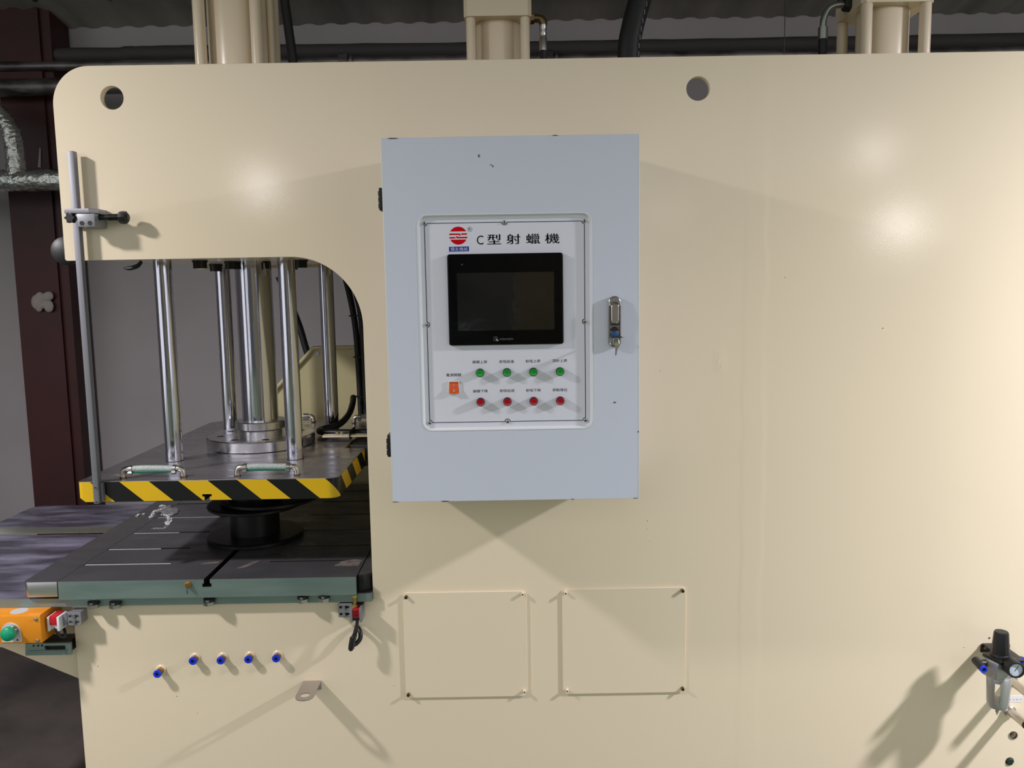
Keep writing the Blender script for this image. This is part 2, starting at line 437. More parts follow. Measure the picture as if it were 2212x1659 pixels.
# maroon steel column of the building (H section), with its plaster blob
colm = thing('steel_column', 'maroon painted steel building column by the grey wall, left of the press', 'column', (-2.37, 2.2, 0))
link('flange', MB().box(-2.485, 2.19, 0, -2.27, 2.205, 3.0), M['maroon'], colm, 0)
link('flange', MB().box(-2.485, 2.375, 0, -2.27, 2.39, 3.0), M['maroon'], colm, 0)
link('web', MB().box(-2.385, 2.205, 0, -2.372, 2.375, 3.0), M['maroon'], colm, 0)
link('side_channel', MB().box(-2.27, 2.205, 0, -2.222, 2.38, 3.0), M['maroon'], colm, 0)
rb = MB(); rng = random.Random(4)
for i in range(9):
    rb.ball((-2.345 + rng.uniform(-0.035, 0.035), 2.172, 1.575 + rng.uniform(-0.03, 0.035)), rng.uniform(0.018, 0.03), 10, (1, 0.55, rng.uniform(0.7, 1.5)))
tag(link('tape_wad', rb, M['paper']), 'crumpled whitish tape wad stuck on the maroon column', 'tape')
tag(link('tape_strip', MB().tube([(-2.307, 2.187, 2.33), (-2.312, 2.186, 2.28), (-2.318, 2.187, 2.235)], [0.003, 0.006, 0.008], 8), M['paper']), 'thin whitish strip of tape on the maroon column above the foil pipe', 'tape')

# pipes along the wall
wp = thing('water_pipe', 'long galvanised pipe running along the wall behind the press', 'pipe', (0, 2.2, 2.71))
link('tube', MB().tube([(-4.0, 2.19, 2.72), (-1.0, 2.19, 2.717), (2.0, 2.19, 2.715), (5.0, 2.19, 2.715)], 0.024, 14, 8), M['pipe_dark'], wp)
for x in (-0.79, 0.21):
    un = link('union_nut', MB().cyl((x - 0.022, 2.19, 2.716), (x + 0.022, 2.19, 2.716), 0.042, 8), M['pipe_dark'], wp)
    link('flange', MB().cyl((x + 0.03, 2.19, 2.716), (x + 0.045, 2.19, 2.716), 0.037, 14), M['pipe_dark'], un)
lp = link('lagged_pipe', MB().tube([(-4.0, 2.25, 2.79), (-2.0, 2.25, 2.782), (-1.75, 2.25, 2.787), (0.0, 2.25, 2.78), (2.0, 2.25, 2.782), (5.0, 2.25, 2.785)], 0.036, 12, 20, 0.05, 3), M['pipe_wrap'])
tag(lp, 'dark lagged pipe, uppermost of the pipes along the wall', 'pipe')
lw = link('lagged_pipe', MB().tube([(-4.0, 2.1, 2.60), (-2.6, 2.1, 2.598), (-1.0, 2.1, 2.6), (0.3, 2.1, 2.6)], 0.04, 14, 26, 0.07, 5), M['pipe_dark'])
tag(lw, 'thick dark wrapped pipe, lowest of the wall pipes, seen at the upper left corner', 'pipe')

fp = thing('foil_pipe', 'silver foil wrapped duct with a bend, left of the press', 'pipe', (-2.6, 1.9, 2.18))
link('run', MB().tube([(-3.4, 1.95, 2.14), (-2.6, 1.95, 2.143), (-2.2, 1.95, 2.14), (-1.6, 1.95, 2.14)], 0.05, 22, 26, 0.09, 8), M['foil'], fp)
link('riser', MB().tube([(-2.52, 1.95, 2.53), (-2.40, 1.95, 2.485), (-2.325, 1.95, 2.40), (-2.298, 1.95, 2.31), (-2.300, 1.95, 2.15)], 0.040, 22, 14, 0.09, 9), M['foil'], fp)
tag(link('hanging_wire', MB().cyl((0.749, 0.3, 2.10), (0.749, 0.3, 3.25), 0.0012, 6), M['black']), 'thin black wire hanging in front of the wall above the press', 'wire')

# ================================================================== press frame
press = thing('injection_press', 'large cream painted C-shaped frame of the wax injection press', 'machine', (0, 0.45, 0))
TZ = 2.1333
outer = [(2.3, 0.02), (2.3, TZ), (-0.976, TZ)] + arc(-0.976, TZ - 0.088, 0.088, 90, 180, 14)[1:] + [(-1.064, 1.687), (-1.060, 1.6835)]
outer += [(-0.5255, 1.6845)] + arc(-0.5255, 1.5145, 0.17, 90, 0, 18)[1:] + [(-0.3555, 0.829), (-1.112, 0.829), (-1.112, 0.02)]
holes = [circ(-0.9245, 2.0602, 0.0268, 40), circ(0.4508, 2.0602, 0.0275, 40), circ(1.2785, 0.4378, 0.0105, 20), circ(1.2735, 0.3656, 0.0105, 20)]
link('front_side_plate', sheet([outer] + holes, 'Y', 0.0, 0.02, 0.0012), M['plate'], press, 40)
rear = [(2.3, 0.02), (2.3, TZ), (-0.976, TZ)] + arc(-0.976, TZ - 0.088, 0.088, 90, 180, 10)[1:] + [(-1.064, 1.6835)]
rear += [(-0.5255, 1.6845)] + arc(-0.5255, 1.5145, 0.17, 90, 0, 12)[1:] + [(-0.3555, 0.829), (-1.112, 0.829), (-1.112, 0.02)]
link('rear_side_plate', sheet([rear], 'Y', 0.84, 0.88, 0.001), M['cream_shaded'], press, 40)
link('head_mounting_plate', MB().box(-1.047, 0.02, 1.692, -0.46, 0.84, 1.735, 0.002), M['cream_smooth'], press)
link('throat_back_plate', MB().box(-0.35, 0.02, 0.05, -0.32, 0.84, 1.66), M['cream_shaded'], press, 0)
link('table_beam', MB().box(-1.11, 0.02, 0.60, -0.36, 0.84, 0.826), M['cream_shaded'], press, 0)
link('left_support_plate', sheet([[(-1.9, 0.829), (-1.9, 0.945 - 0.03), (-1.9, 0.76), (-1.3174, 0.7059), (-1.10, 0.606), (-1.10, 0.829)]], 'Y', 0.03, 0.05), M['cream_smooth'], press, 0)
link('side_pedestal', MB().box(-1.105, 0.05, 0.02, -1.08, 0.80, 0.80), M['cream_shaded'], press, 0)
link('table_rail', MB().box(-1.72, 0.5, 0.79, -1.1, 0.67, 0.812), M['cream_smooth'], press, 0)
# bolt heads under the head
for bx, by in ((-0.858, 0.315), (-0.925, 0.63), (-0.805, 0.42), (-0.723, 0.45), (-0.668, 0.56), (-0.60, 0.40)):
    bl = link('head_bolt', MB().cyl((bx, by, 1.692), (bx, by, 1.670), 0.0185, 20), M['dull_black'], press)
    link('dark_disc', MB().cyl((bx, by, 1.692), (bx, by, 1.687), 0.021, 20), M['dull_black'], bl)  # flat washer under the bolt head
link('hook', MB().tube([(-1.0, 0.27, 1.69), (-1.012, 0.27, 1.678), (-1.035, 0.27, 1.672), (-1.05, 0.27, 1.674)], [0.004, 0.006, 0.006, 0.002], 8), M['rubber'], press, label='small black hook under the head')
kb = MB().lathe([(0.0, 0), (0.024, 0.002), (0.033, 0.01), (0.035, 0.02), (0.033, 0.03), (0.02, 0.036)], (-1.085, 0.066, 1.708), (0.1, -1, 0.1), 28)
tag(link('round_knob', kb, M['black']), 'round black knob behind the lower left corner of the press head', 'knob')

# bolted access covers
def access_cover(x0, z0, x1, z1, screws, label):
    t = thing('access_cover', label, 'cover', ((x0 + x1) / 2, 0, z0), 'square access covers below the cabinet')
    link('cover_plate', sheet([rrect(x0, z0, x1, z1, 0.012, 6)], 'Y', -0.0045, -0.0002, 0.0012), M['plate'], t, 40)
    for sx, sz, painted in screws:
        sx *= 1.0045; sz = 1.6 - (1.6 - sz) * 1.0045
        s_ = link('cap_screw', MB().lathe([(0.0042, 0.0), (0.0042, 0.0075), (0.0037, 0.009), (0.0022, 0.009), (0.0022, 0.0065), (0, 0.0065)], (sx, -0.0045, sz), (0, -1, 0), 18),
                  M['cream_smooth'] if painted else M['brass_dull'], t, label='cream painted cap screw' if painted else None)
        link('socket', MB().hexa((sx, -0.0112, sz), (sx, -0.0117, sz), 0.0020), M['black'], s_)
access_cover(-0.2808, 0.5675, 0.0305, 0.8462, [(-0.27, 0.8397, 0), (0.0209, 0.843, 1), (-0.272, 0.5834, 0), (0.0218, 0.5868, 1)], 'left square cream access cover bolted below the grey cabinet')
access_cover(0.1195, 0.571, 0.432, 0.849, [(0.1282, 0.8436, 1), (0.4202, 0.8445, 0), (0.1295, 0.5874, 1), (0.4223, 0.5872, 0)], 'right square cream access cover bolted below the grey cabinet')

for x, z, r in ((0.905, 1.4905, 0.0013), (0.365, 1.3955, 0.0009), (0.335, 1.0205, 0.0010), (0.3345, 0.999, 0.0008), (0.342, 0.968, 0.0008), (0.665, 1.617, 0.0009), (1.140, 0.676, 0.0009), (-0.865, 0.581, 0.0012), (-0.815, 0.535, 0.0008), (-1.06, 0.665, 0.0010), (-0.31, 0.600, 0.0008)):
    link('paint_speck', sheet([circ(x, z, r, 7)], 'Y', -0.0004, 0.0), M['scuff'], press, 0)

# the machine across the aisle, which the dark screen mirrors
op = thing('opposite_machine', 'cream machine across the aisle, seen only mirrored in the touch screen', 'machine', (1.2, -6.2, 0))
link('body', MB().box(0.02, -6.8, 0.0, 2.6, -6.0, 1.46, 0.03), M['cream_smooth'], op)
link('head', sheet([rrect(0.06, 1.46, 2.2, 2.25, 0.09, 6)], 'Y', -6.6, -6.1, 0.004), M['cream_smooth'], op)
link('side_box', MB().box(-0.9, -6.6, 0.0, -0.25, -6.1, 1.25, 0.01), M['cabinet'], op)

# ================================================================== table: base slab and T-slot bed
slab = thing('base_slab', 'wide dark steel base slab under the slotted press bed', 'table slab', (-1.0, 0.4, 0.83))
so = [(-1.72, -0.018), (-0.360, -0.018), (-0.3557, -0.0137), (-0.3557, 0.90), (-1.68, 0.90)] + arc(-1.68, 0.86, 0.04, 90, 180, 6)[1:]
sl = link('slab', sheet([so], 'Z', 0.830, 0.8515), [M['ground_face'], M['slab_top']], slab, 0)
cut(sl, [MB().box(-1.8, 0.537, 0.8, -1.24, 0.622, 0.9)])
sl.data.materials.append(M['bright_face'])
face_mats(sl, lambda c, n: 1 if n.z > 0.5 else (2 if n.y < -0.5 and c.y > 0.3 else 0))
for x, z in ((-1.0466, 0.8367), (-0.9926, 0.8357), (-0.7588, 0.8389), (-0.5261, 0.8420), (-0.4731, 0.8435)):
    n_ = link('hex_nut', MB().hexa((x, -0.0225, z + 0.0015), (x, -0.0225, z - 0.0075), 0.0148), M['zinc'], slab, 0)
    link('dark_disc', MB().cyl((x, -0.0225, z + 0.0085), (x, -0.0225, z + 0.0015), 0.0140, 18), M['black'], n_)  # black disc stands in for the shaded pocket above the nut
    link('stud', MB().cyl((x, -0.034, z + 0.0035), (x, -0.034, z + 0.0085), 0.0045, 10), M['zinc'], n_)

bed = thing('slotted_bed', 'dark steel T-slotted bed plate under the striped press plate', 'press bed', (-0.76, 0.4, 0.8515))
BZ = 0.899
bm_ = link('bed_plate', MB().box(-1.1285, -0.03, 0.8515, -0.3905, 0.95, BZ, 0.0012), [M['bed_top'], M['ground_face'], M['groove']], bed, 0)
cuts = [MB().box(-0.767, -0.1, 0.886, -0.752, 1.1, 0.95), MB().box(-0.771, -0.1, 0.8795, -0.7485, 1.1, 0.8885)]
for y in (0.097, 0.225, 0.378, 0.545, 0.71, 0.85):
    cuts.append(sheet([rrect(-1.127 if y > 0.09 else -1.12, y - 0.0055, -0.897, y + 0.0055, 0.005, 4)], 'Z', 0.889, 0.95))
    cuts.append(sheet([rrect(-0.64, y - 0.004, -0.397, y + 0.004, 0.0035, 4)], 'Z', 0.889, 0.95))
cut(bm_, cuts)
face_mats(bm_, lambda c, n: 0 if (n.z > 0.3 and c.z > 0.896) else (1 if n.y < -0.3 and c.y < 0 else 2))
for y, xe in ((0.097, -0.90), (0.225, -0.98), (0.378, -0.99), (0.545, -0.93)):  # pale strips stand in for the reflective, worn, waxy groove walls
    link('groove_strip', sheet([rrect(-1.125, y - 0.002, xe, y + 0.0045, 0.002, 3)], 'Z', 0.889, BZ - 0.0012), M['lint'], bed, 0, label='pale strip standing in for a bright, waxy groove wall')
eb = link('edge_bar', sheet([[(-1.130, -0.03), (-1.130, 0.95), (-1.217, 0.95), (-1.217, -0.012)] + arc(-1.199, -0.012, 0.018, 180, 270, 6)[1:]], 'Z', 0.860, BZ - 0.0005, 0.001), [M['bed_top'], M['bright_face']], bed, 30)
face_mats(eb, lambda c, n: 0 if n.z > 0.5 else 1)
er = link('edge_bar', sheet([[(-0.3885, -0.012), (-0.385, -0.012)] + arc(-0.385, 0.016, 0.028, -90, 0, 7)[1:] + [(-0.357, 0.95), (-0.3885, 0.95)]], 'Z', 0.8515, BZ - 0.001, 0.0008), [M['bed_top'], M['dull_black']], bed, 30)
face_mats(er, lambda c, n: 0 if n.z > 0.5 else 1)  # sides of this bar coloured black for the shadow on them
gn = link('grease_nipple', MB().lathe([(0.0085, 0), (0.0085, 0.004), (0.006, 0.005), (0.006, 0.010), (0.003, 0.014)], (-0.8053, -0.03, 0.887), (0, -1, 0), 6), M['brass'], bed, 20)
link('wire_end', MB().tube([(-0.805, -0.04, 0.884), (-0.804, -0.043, 0.875), (-0.8045, -0.04, 0.866)], 0.0009, 6), M['black'], gn)

# wax shavings left on the bed
rng = random.Random(11)
def crumbs(wb, path, n, spread, rmin, rmax, flat=1.0):
    for i in range(n):
        t = rng.random() * (len(path) - 1); k = int(t); f = t - k
        x = path[k][0] * (1 - f) + path[k + 1][0] * f; y = path[k][1] * (1 - f) + path[k + 1][1] * f
        r = rng.uniform(rmin, rmax)
        wb.ball((x + rng.gauss(0, spread), y + rng.gauss(0, spread), BZ + r * 0.5 * flat), r, 7, (rng.uniform(0.6, 1.7), rng.uniform(0.6, 1.7), flat * rng.uniform(0.5, 1.3)))
wf = MB()
crumbs(wf, [(-1.155, 0.672), (-1.13, 0.645), (-1.112, 0.61), (-1.10, 0.575)], 90, 0.008, 0.005, 0.012, 0.3)
wx = link('wax_heap', wf, M['wax_grey']); wx['kind'] = 'stuff'
tag(wx, 'flat greyish heap of wax film on the back left of the bed', 'wax')
wb = MB()
crumbs(wb, [(-1.171, 0.682), (-1.163, 0.686), (-1.148, 0.643)], 60, 0.004, 0.001, 0.0036)
crumbs(wb, [(-1.1455, 0.5519), (-1.1559, 0.5795), (-1.1653, 0.6187), (-1.1585, 0.6239), (-1.1454, 0.6288)], 90, 0.0026, 0.0009, 0.0030)
crumbs(wb, [(-1.15, 0.545), (-1.144, 0.557)], 26, 0.003, 0.001, 0.003)
crumbs(wb, [(-1.118, 0.575), (-1.092, 0.562)], 40, 0.005, 0.001, 0.0034)
crumbs(wb, [(-1.0997, 0.5652), (-1.0832, 0.5322), (-1.0701, 0.5003), (-1.0581, 0.4641)], 90, 0.0035, 0.0009, 0.0030)
crumbs(wb, [(-1.066, 0.485), (-1.058, 0.464)], 36, 0.004, 0.001, 0.0032)
wx = link('wax_shavings', wb, M['lint']); wx['kind'] = 'stuff'
tag(wx, 'white wax shavings curling round the greyish heap on the bed', 'wax')
wb = MB()
crumbs(wb, [(-1.0568, 0.4541), (-1.0529, 0.4244), (-1.056, 0.415), (-1.073, 0.4256), (-1.0866, 0.4215)], 120, 0.003, 0.0008, 0.0026, 0.5)
wx = link('wax_trail', wb, M['wax_grey']); wx['kind'] = 'stuff'
tag(wx, 'faint grey trail of wax in front of the white shavings', 'wax')
wb = MB()
crumbs(wb, [(-1.205, 0.56), (-1.19, 0.60)], 14, 0.004, 0.001, 0.003)
wx = link('wax_crumbs', wb, M['lint']); wx['kind'] = 'stuff'
tag(wx, 'few pale wax crumbs on the left border of the bed', 'wax')
def smear(outline, label, h=0.0006):
    o = link('wax_film', sheet([outline], 'Z', BZ, BZ + h), M['film'], smooth=0); tag(o, label, 'wax')
smear([(-0.462, 0.055), (-0.40, 0.052), (-0.396, 0.098), (-0.42, 0.104), (-0.452, 0.088)], 'pale wax film near the right edge of the bed')
smear([(-0.708, 0.045), (-0.69, 0.055), (-0.672, 0.09), (-0.668, 0.105), (-0.69, 0.098), (-0.697, 0.07), (-0.712, 0.052)], 'thin pale wax streak beside the bed groove')
smear([(-0.82, 0.085), (-0.775, 0.093), (-0.762 - 0.01, 0.105), (-0.80, 0.098)], 'small pale wax patch left of the bed groove')

# ================================================================== black reel standing on the bed
reel = thing('flanged_reel', 'black flanged reel standing on the bed under the striped plate', 'reel', (-0.735, 0.33, BZ))
RX, RY = -0.748, 0.33
link('lower_flange', MB().lathe([(0.128, 0), (0.134, 0.003), (0.134, 0.011), (0.130, 0.014), (0.06, 0.014)], (RX + 0.004, RY - 0.008, BZ + 0.0005), n=56), M['reel'], reel)
link('hub', MB().cyl((RX, RY, BZ + 0.012), (RX, RY, 1.035), 0.069, 48), M['reel'], reel)
link('middle_flange', MB().lathe([(0.06, 0), (0.128, 0.0), (0.134, 0.003), (0.134, 0.009), (0.130, 0.012), (0.06, 0.012)], (RX + 0.008, RY - 0.008, 0.993), n=56), M['reel'], reel)
link('upper_flange', MB().lathe([(0.05, 0), (0.135, 0.0), (0.140, 0.003), (0.140, 0.010), (0.136, 0.013), (0.05, 0.013)], (RX + 0.046, RY + 0.012, 1.006), n=56), M['reel'], reel)
link('top_boss', MB().cyl((RX + 0.012, RY, 1.0), (RX + 0.012, RY, 1.0925), 0.064, 40), M['reel'], reel)

# ================================================================== moving platen
plt = thing('press_platen', 'steel press platen with black and yellow hazard striped edge', 'press plate', (-0.75, 0.45, 1.0935))
PZ0, PZ = 1.0935, 1.1455
po = [(-1.0705, 0.0)] + arc(-1.0585, 0.0, 0.012, 180, 270, 4)[1:] + [(-0.455, -0.012)] + arc(-0.455, 0.014, 0.026, -90, 0, 7)[1:]
po += [(-0.429, 0.362), (-0.435, 0.372), (-0.487, 0.372), (-0.487, 0.56), (-0.429, 0.56), (-0.429, 0.90), (-0.46, 0.935), (-1.035, 0.935), (-1.0705, 0.89)]
pl = link('plate', sheet([po], 'Z', PZ0, PZ, 0.0012), [M['platen_top'], M['hazard']], plt, 0)
cut(pl, [MB().box(-0.7595, -0.1, 1.08, -0.7465, 1.1, 1.106), MB().box(-0.7645, -0.1, 1.1035, -0.7415, 1.1, 1.1095)])
pl.data.materials.append(M['groove'])
face_mats(pl, lambda c, n: (0 if n.z > 0.25 else (2 if (n.z < -0.25 or (-0.766 < c.x < -0.74 and 0.0 < c.y < 0.9)) else 1)))
# scuff marks of old tape on the top
for i, (x, y, w, h) in enumerate(((-0.99, 0.13, 0.06, 0.05), (-1.02, 0.05, 0.08, 0.03), (-0.96, 0.25, 0.05, 0.03), (-0.60, 0.012, 0.05, 0.012))):
    link('glue_residue', sheet([[(x, y), (x + w * 0.8, y - h * 0.1), (x + w, y + h * 0.6), (x + w * 0.5, y + h), (x + w * 0.1, y + h * 0.7)]], 'Z', PZ, PZ + 0.0003), M['film'], plt, 0)

def chrome_post(x, y, r, label):
    t = thing('guide_post', label, 'column', (x, y, PZ), 'chromed guide posts of the press')
    link('shaft', MB().cyl((x, y, PZ + 0.001), (x, y, 1.692), r, 48), M['chrome'], t)
    link('seat_ring', MB().cyl((x, y, PZ), (x, y, PZ + 0.0012), r + 0.0006, 32), M['dull_black'], t)
chrome_post(-0.928, 0.232, 0.0232, 'front left chromed guide post of the press')
chrome_post(-0.597, 0.232, 0.0228, 'front right chromed guide post of the press')
chrome_post(-0.928, 0.695, 0.0232, 'rear left chromed guide post half hidden behind the thick ram')
chrome_post(-0.594, 0.695, 0.0228, 'rear right chromed guide post nearest the dark hose bundle')

ram = thing('press_ram', 'thick chromed ram with a round steel flange on the platen', 'ram', (-0.757, 0.4636, PZ))
RC = (-0.757, 0.4636)
fl = link('flange', MB().lathe([(0.154, 0), (0.157, 0.002), (0.157, 0.029), (0.154, 0.032), (0.068, 0.032)], (*RC, PZ), n=72), M['steel'], ram)
for k in range(8):
    a = math.radians(22 + 45 * k); bx, by = RC[0] + 0.117 * math.cos(a), RC[1] + 0.117 * math.sin(a)
    link('bolt_hole', MB().cyl((bx, by, PZ + 0.0315), (bx, by, PZ + 0.0325), 0.0105, 20), M['black'], fl)
link('collar', MB().lathe([(0.064, 0.032), (0.064, 0.046), (0.0715, 0.050), (0.0735, 0.052), (0.0735, 0.072), (0.071, 0.075), (0.052, 0.075)], (*RC, PZ), n=60), M['steel'], ram)
link('shaft', MB().cyl((*RC, PZ + 0.07), (*RC, 1.692), 0.0525, 64), M['chrome'], ram)

def hose_loop(x0, x1, y, green, label, z=PZ):
    t = thing('hose_loop', label, 'hose', ((x0 + x1) / 2, y, z), 'short hose loops on the platen')
    hz = z + 0.0225
    for x, d in ((x0, 1), (x1, -1)):
        e = link('elbow', MB().tube([(x, y, z), (x, y, z + 0.010), (x + d * 0.002, y, z + 0.018), (x + d * 0.009, y, hz), (x + d * 0.02, y, hz)], 0.0072, 14, 6), M['nickel'], t)
        link('base_nut', MB().hexa((x, y, z), (x, y, z + 0.004), 0.0084), M['brass_dull'], e)
        cx = x + d * 0.021
        c = link('hose_clamp', MB().cyl((cx - 0.004, y, hz), (cx + 0.004, y, hz), 0.0098, 16), M['zinc'], t)
        link('screw', MB().cyl((cx - 0.005, y - 0.007, hz - 0.009), (cx + 0.005, y - 0.007, hz - 0.009), 0.0042, 10), M['zinc'], c)
    link('hose', MB().tube([(x0 + 0.018, y, hz), ((x0 * 2 + x1) / 3, y, hz + 0.002), ((x0 + 2 * x1) / 3, y, hz + 0.001), (x1 - 0.018, y, hz)], 0.0076, 16, 8), M['braid'], t)
    if green:
        link('stripe', MB().tube([(x0 + 0.026, y - 0.0025, hz - 0.0062), ((x0 + x1) / 2, y - 0.0025, hz - 0.0056), (x1 - 0.026, y - 0.0025, hz - 0.0062)], 0.0034, 8, 8), M['braid_green'], t, label='green stripe under the hose')
hose_loop(-0.972, -0.8215, 0.022, True, 'left one of the two hose loops along the front edge of the platen')
hose_loop(-0.687, -0.538, 0.022, True, 'right one of the two hose loops along the front edge of the platen')
hose_loop(-0.745, -0.694, 0.86, False, 'short hose loop at the back of the platen, behind the front right post')
hose_loop(-0.545, -0.44, 0.82, False, 'hose elbow at the back right corner of the platen beside the black hoses')

# scale bar bolted to the platen and the sliding clamp on the plate
bar = thing('scale_bar', 'long upright aluminium bar at the left edge of the press', 'bar', (-1.017, -0.021, 1.095))
link('bar', MB().box(-1.0235, -0.030, 1.0945, -1.0095, -0.0125, 1.9352, 0.001), M['alu'], bar)
for z in (1.1345, 1.0985):
    s_ = link('cap_screw', MB().lathe([(0.0042, 0.0), (0.0042, 0.0015), (0.0022, 0.0015), (0.0022, 0.0002), (0, 0.0002)], (-1.0165, -0.030, z), (0, -1, 0), 16), M['zinc'], bar)
    link('socket', MB().hexa((-1.0165, -0.0302, z), (-1.0165, -0.0307, z), 0.0022), M['black'], s_)
link('mounting_shim', MB().box(-1.0085, -0.022, 1.098, -1.003, -0.0125, 1.144), M['alu'], bar)

clp = thing('stop_clamp', 'aluminium stop clamp with black knob and rod gripping the upright bar', 'clamp', (-0.985, -0.03, 1.76))
link('top_plate', sheet([[(-1.024, -0.062), (-0.968, -0.062), (-0.953, -0.046), (-0.953, -0.002), (-1.024, -0.002), (-1.024, -0.031), (-1.008, -0.031), (-1.008, -0.062 + 0.02), (-1.024, -0.062 + 0.02)]], 'Z', 1.7895, 1.800, 0.0006), M['alu_plate'], clp, 30)
cb = link('block', MB().box(-0.9975, -0.060, 1.7585, -0.9565, -0.002, 1.7885, 0.001), M['alu_plate'], clp)
for x in (-0.9862, -0.9678):
    link('socket_hole', MB().lathe([(0.0052, 0.0), (0.0052, 0.0006), (0.0040, 0.0006), (0, 0.0003)], (x, -0.060, 1.7665), (0, -1, 0), 18), M['black'], cb)
link('rear_jaw', MB().box(-1.0275, -0.0115, 1.762, -0.998, -0.002, 1.788, 0.0008), M['alu_plate'], clp)
kn = link('star_knob', sheet([[(-1.0125 + (0.0112 + 0.0018 * math.cos(6 * a)) * math.cos(a), 1.7795 + (0.0112 + 0.0018 * math.cos(6 * a)) * math.sin(a)) for a in [2 * PI * i / 48 for i in range(48)]]], 'Y', -0.064, -0.050, 0.0016), M['black'], clp, label='black star knob')
link('spindle', MB().cyl((-1.0125, -0.05, 1.7795), (-1.0125, -0.030, 1.7795), 0.0055, 16), M['alu_plate'], kn)
link('rod', MB().cyl((-0.957, -0.036, 1.7815), (-0.905, -0.032, 1.7815), 0.0068, 18), M['dull_black'], clp)
rt = MB()
for i in range(9):
    rt.cyl((-0.936 + i * 0.0026, -0.0345, 1.7815), (-0.9346 + i * 0.0026, -0.0345, 1.7815), 0.0078, 14)
link('rod_thread', rt, M['dull_black'], clp)
link('rubber_head', MB().lathe([(0.008, 0), (0.0138, 0.003), (0.0152, 0.011), (0.0142, 0.019), (0.008, 0.0235), (0, 0.024)], (-0.9135, -0.033, 1.7808), (1, 0.05, -0.02), 8), M['black'], clp, 20)

# ================================================================== cover, hoses and rear guide behind the throat
cv = thing('rear_cover', 'cream sheet metal cover with a slanted corner behind the press throat', 'cover', (-0.5, 1.1, 0))
cvo = [(-1.02, 0.0), (-0.2, 0.0), (-0.2, 1.396), (-0.7173, 1.396), (-1.02, 1.086)]
link('panel', sheet([cvo], 'Y', 1.012, 1.03), M['cream_shaded'], cv, 0)
link('lip', MB().tube([(-1.02, 1.004, 1.089), (-0.7173, 1.004, 1.3975), (-0.2, 1.004, 1.3975)], 0.008, 8, 0), M['cream_shaded'], cv)
link('rivet', MB().cyl((-0.706, 1.0125, 1.376), (-0.706, 1.009, 1.376), 0.008, 16), M['zinc'], cv)

hb = thing('hose_bundle', 'bundle of black hydraulic hoses at the right of the throat', 'hose', (-0.53, 0.9, 1.2))
link('hose', MB().tube([(-0.60, 0.92, 1.75), (-0.561, 0.90, 1.60), (-0.543, 0.90, 1.48), (-0.537, 0.90, 1.35), (-0.534, 0.90, 1.16)], 0.011, 12, 8), M['rubber'], hb)
link('hose', MB().tube([(-0.57, 0.91, 1.75), (-0.534, 0.89, 1.60), (-0.517, 0.89, 1.48), (-0.512, 0.89, 1.16)], 0.012, 12, 8), M['rubber'], hb)
link('hose', MB().tube([(-0.53, 0.9, 1.75), (-0.506, 0.89, 1.6), (-0.49, 0.89, 1.4), (-0.486, 0.89, 1.16)], 0.014, 12, 8), M['rubber'], hb)
link('hose', MB().tube([(-0.49, 0.9, 1.7), (-0.47, 0.9, 1.45), (-0.462, 0.9, 1.16)], 0.014, 12, 8), M['rubber'], hb)
link('hose', MB().tube([(-0.45, 0.9, 1.6), (-0.44, 0.9, 1.45), (-0.437, 0.9, 1.16)], 0.012, 12, 8), M['rubber'], hb)
for z in (1.515, 1.37, 1.23):
    link('cable_tie', MB().box(-0.562 if z > 1.5 else -0.552, 0.884, z - 0.002, -0.50, 0.914, z + 0.002), M['black'], hb)
bc = link('bent_cable', MB().tube([(-0.552, 0.86, 1.232), (-0.546, 0.81, 1.215), (-0.545, 0.73, 1.19), (-0.562, 0.652, 1.170), (-0.600, 0.622, 1.163), (-0.611, 0.59, 1.162), (-0.59, 0.56, 1.162), (-0.52, 0.545, 1.162), (-0.42, 0.545, 1.162)], 0.0105, 12, 8), M['lagged_cable'])
tag(bc, 'black cable bending along the platen behind the cream strip', 'cable')
st = thing('stop_strip', 'thin cream steel strip with two bolts beside the platen', 'strip', (-0.5, 0.46, 1.17))
link('strip', MB().box(-0.572, 0.455, 1.163, -0.36, 0.485, 1.1685), M['cream_smooth'], st, 0)
for x in (-0.530, -0.516):
    link('bolt', MB().hexa((x, 0.47, 1.1685), (x, 0.47, 1.178), 0.0048), M['nickel'], st, 0)
link('cable_tie', MB().box(-0.4905, 0.452, 1.155, -0.4875, 0.54, 1.182), M['black'], st, 0)
link('slide_block', MB().box(-0.478, 0.40, 1.085, -0.362, 0.55, 1.150, 0.003), M['dull_black'], st)
dh = link('slanted_hose', MB().tube([(-0.872, 1.15, 1.66), (-0.83, 1.15, 1.55), (-0.79, 1.15, 1.42), (-0.76, 1.15, 1.22), (-0.75, 1.15, 0.6), (-0.75, 1.15, 0.01)], 0.013, 12, 8), M['rubber'])
tag(dh, 'black hose slanting behind the thick ram', 'hose')

